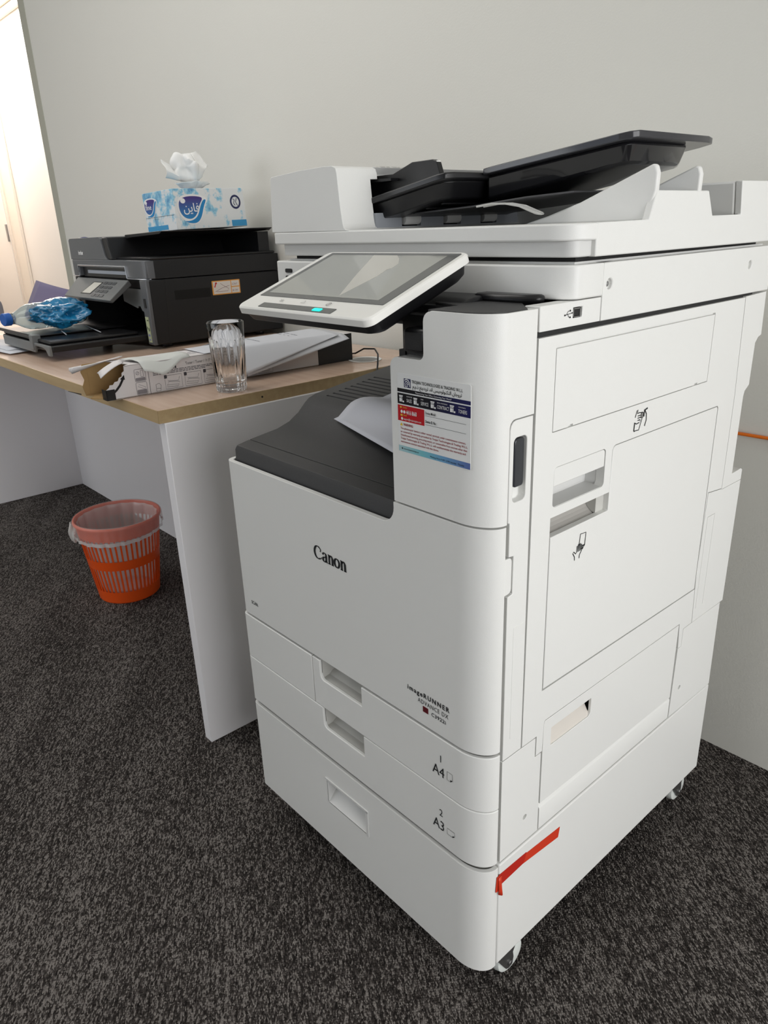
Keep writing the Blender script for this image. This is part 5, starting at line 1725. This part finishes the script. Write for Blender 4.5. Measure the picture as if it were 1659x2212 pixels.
for k in range(11):
    g.prism([(-1.895, DT + 0.011 + k * 0.0023), (-1.855, DT + 0.011 + k * 0.0023), (-1.855, DT + 0.0120 + k * 0.0023), (-1.895, DT + 0.0120 + k * 0.0023)], 'y', 0.1238, 0.1245)
g.obj('barcode', mat('bar_grey2', rgb(150, 152, 156), 0.5), lab)

# ------------------------------------------------------------------ orange network cable on the wall
oc = G().tube([(-0.30, 0.780, 0.55), (-0.20, 0.790, 0.66), (-0.10, 0.8040, 0.6945), (0.0, 0.8080, 0.6940), (0.25, 0.8080, 0.690), (0.8, 0.8080, 0.680), (1.5, 0.8080, 0.68), (2.2, 0.8080, 0.69), (2.748, 0.8080, 0.70)], 0.0032, 10)
tag(oc.obj('network_cable', mat('orange_cable', rgb(226, 112, 20), 0.45), None, smooth='all'), 'orange network cable running along the wall from behind the photocopier', 'cable')

# ------------------------------------------------------------------ chair whose back shows at the left edge
ch = thing('office_chair', 'grey office chair beyond the desk, just showing at the left edge', 'chair', (-3.72, 0.30, 0))
chm = mat('chair_grey', rgb(140, 136, 142), 0.7)
g = G()
g.prism(rrect(0.08, 0.50, 0.50, 0.83, 0.05, 5), 'x', -3.52, -3.48)
g.obj('backrest', chm, ch, bevel=0.012, seg=3)
G().prism(rrect(-3.98, -3.52, 0.06, 0.52, 0.06, 5), 'z', 0.42, 0.48).obj('seat', chm, ch, bevel=0.015, seg=3)
G().lathe([(0.025, 0.06), (0.025, 0.42)], (-3.75, 0.29, 0), 'z', 16).obj('post', BLACK, ch)
for k in range(5):
    a = R_(72 * k + 10)
    g = G().tube([(-3.75, 0.29, 0.085), (-3.75 + 0.27 * math.cos(a), 0.29 + 0.27 * math.sin(a), 0.065)], 0.016, 8)
    g.obj('leg', BLACK, ch)
    G().lathe([(0.0, -0.012), (0.028, -0.012), (0.028, 0.012), (0, 0.012)], (-3.75 + 0.27 * math.cos(a), 0.29 + 0.27 * math.sin(a), 0.028), 'y', 14, cap=False).obj('castor', BLACK, ch)
G().box(-3.53, -3.50, 0.26, 0.32, 0.44, 0.60).obj('back_support', BLACK, ch)

# the printer and the things on it are scaled down about the camera position
CAM_SHIFT = Vector((0.0192, -0.0228, 0.0432))
def scale_about_cam(o):
    if o.parent is None:
        M = Matrix.Translation(CAM_SHIFT) @ Matrix.Scale(0.96, 4)
        if o.type == 'EMPTY':
            o.location = M @ o.location
            o.scale = (0.96, 0.96, 0.96)
        else:
            o.data.transform(M)
for nm in ('printer', 'tissue_box', 'water_bottle', 'plastic_bag', 'plastic_sleeve'):
    scale_about_cam(bpy.data.objects[nm])
# feet added to bridge the gap the camera scaling left above the desk
for fx in (-2.05, -1.60):
    for fy in (0.42, 0.74):
        f_o = G().lathe([(0.014, 0.0), (0.016, 0.004), (0.016, 0.016)], (fx, fy, DT), 'z', 16).obj('added_foot', BLACK, None)
        f_o.parent = pr
        bpy.context.view_layer.update()
        f_o.matrix_parent_inverse = (Matrix.Translation(pr.location) @ Matrix.Scale(0.96, 4)).inverted()
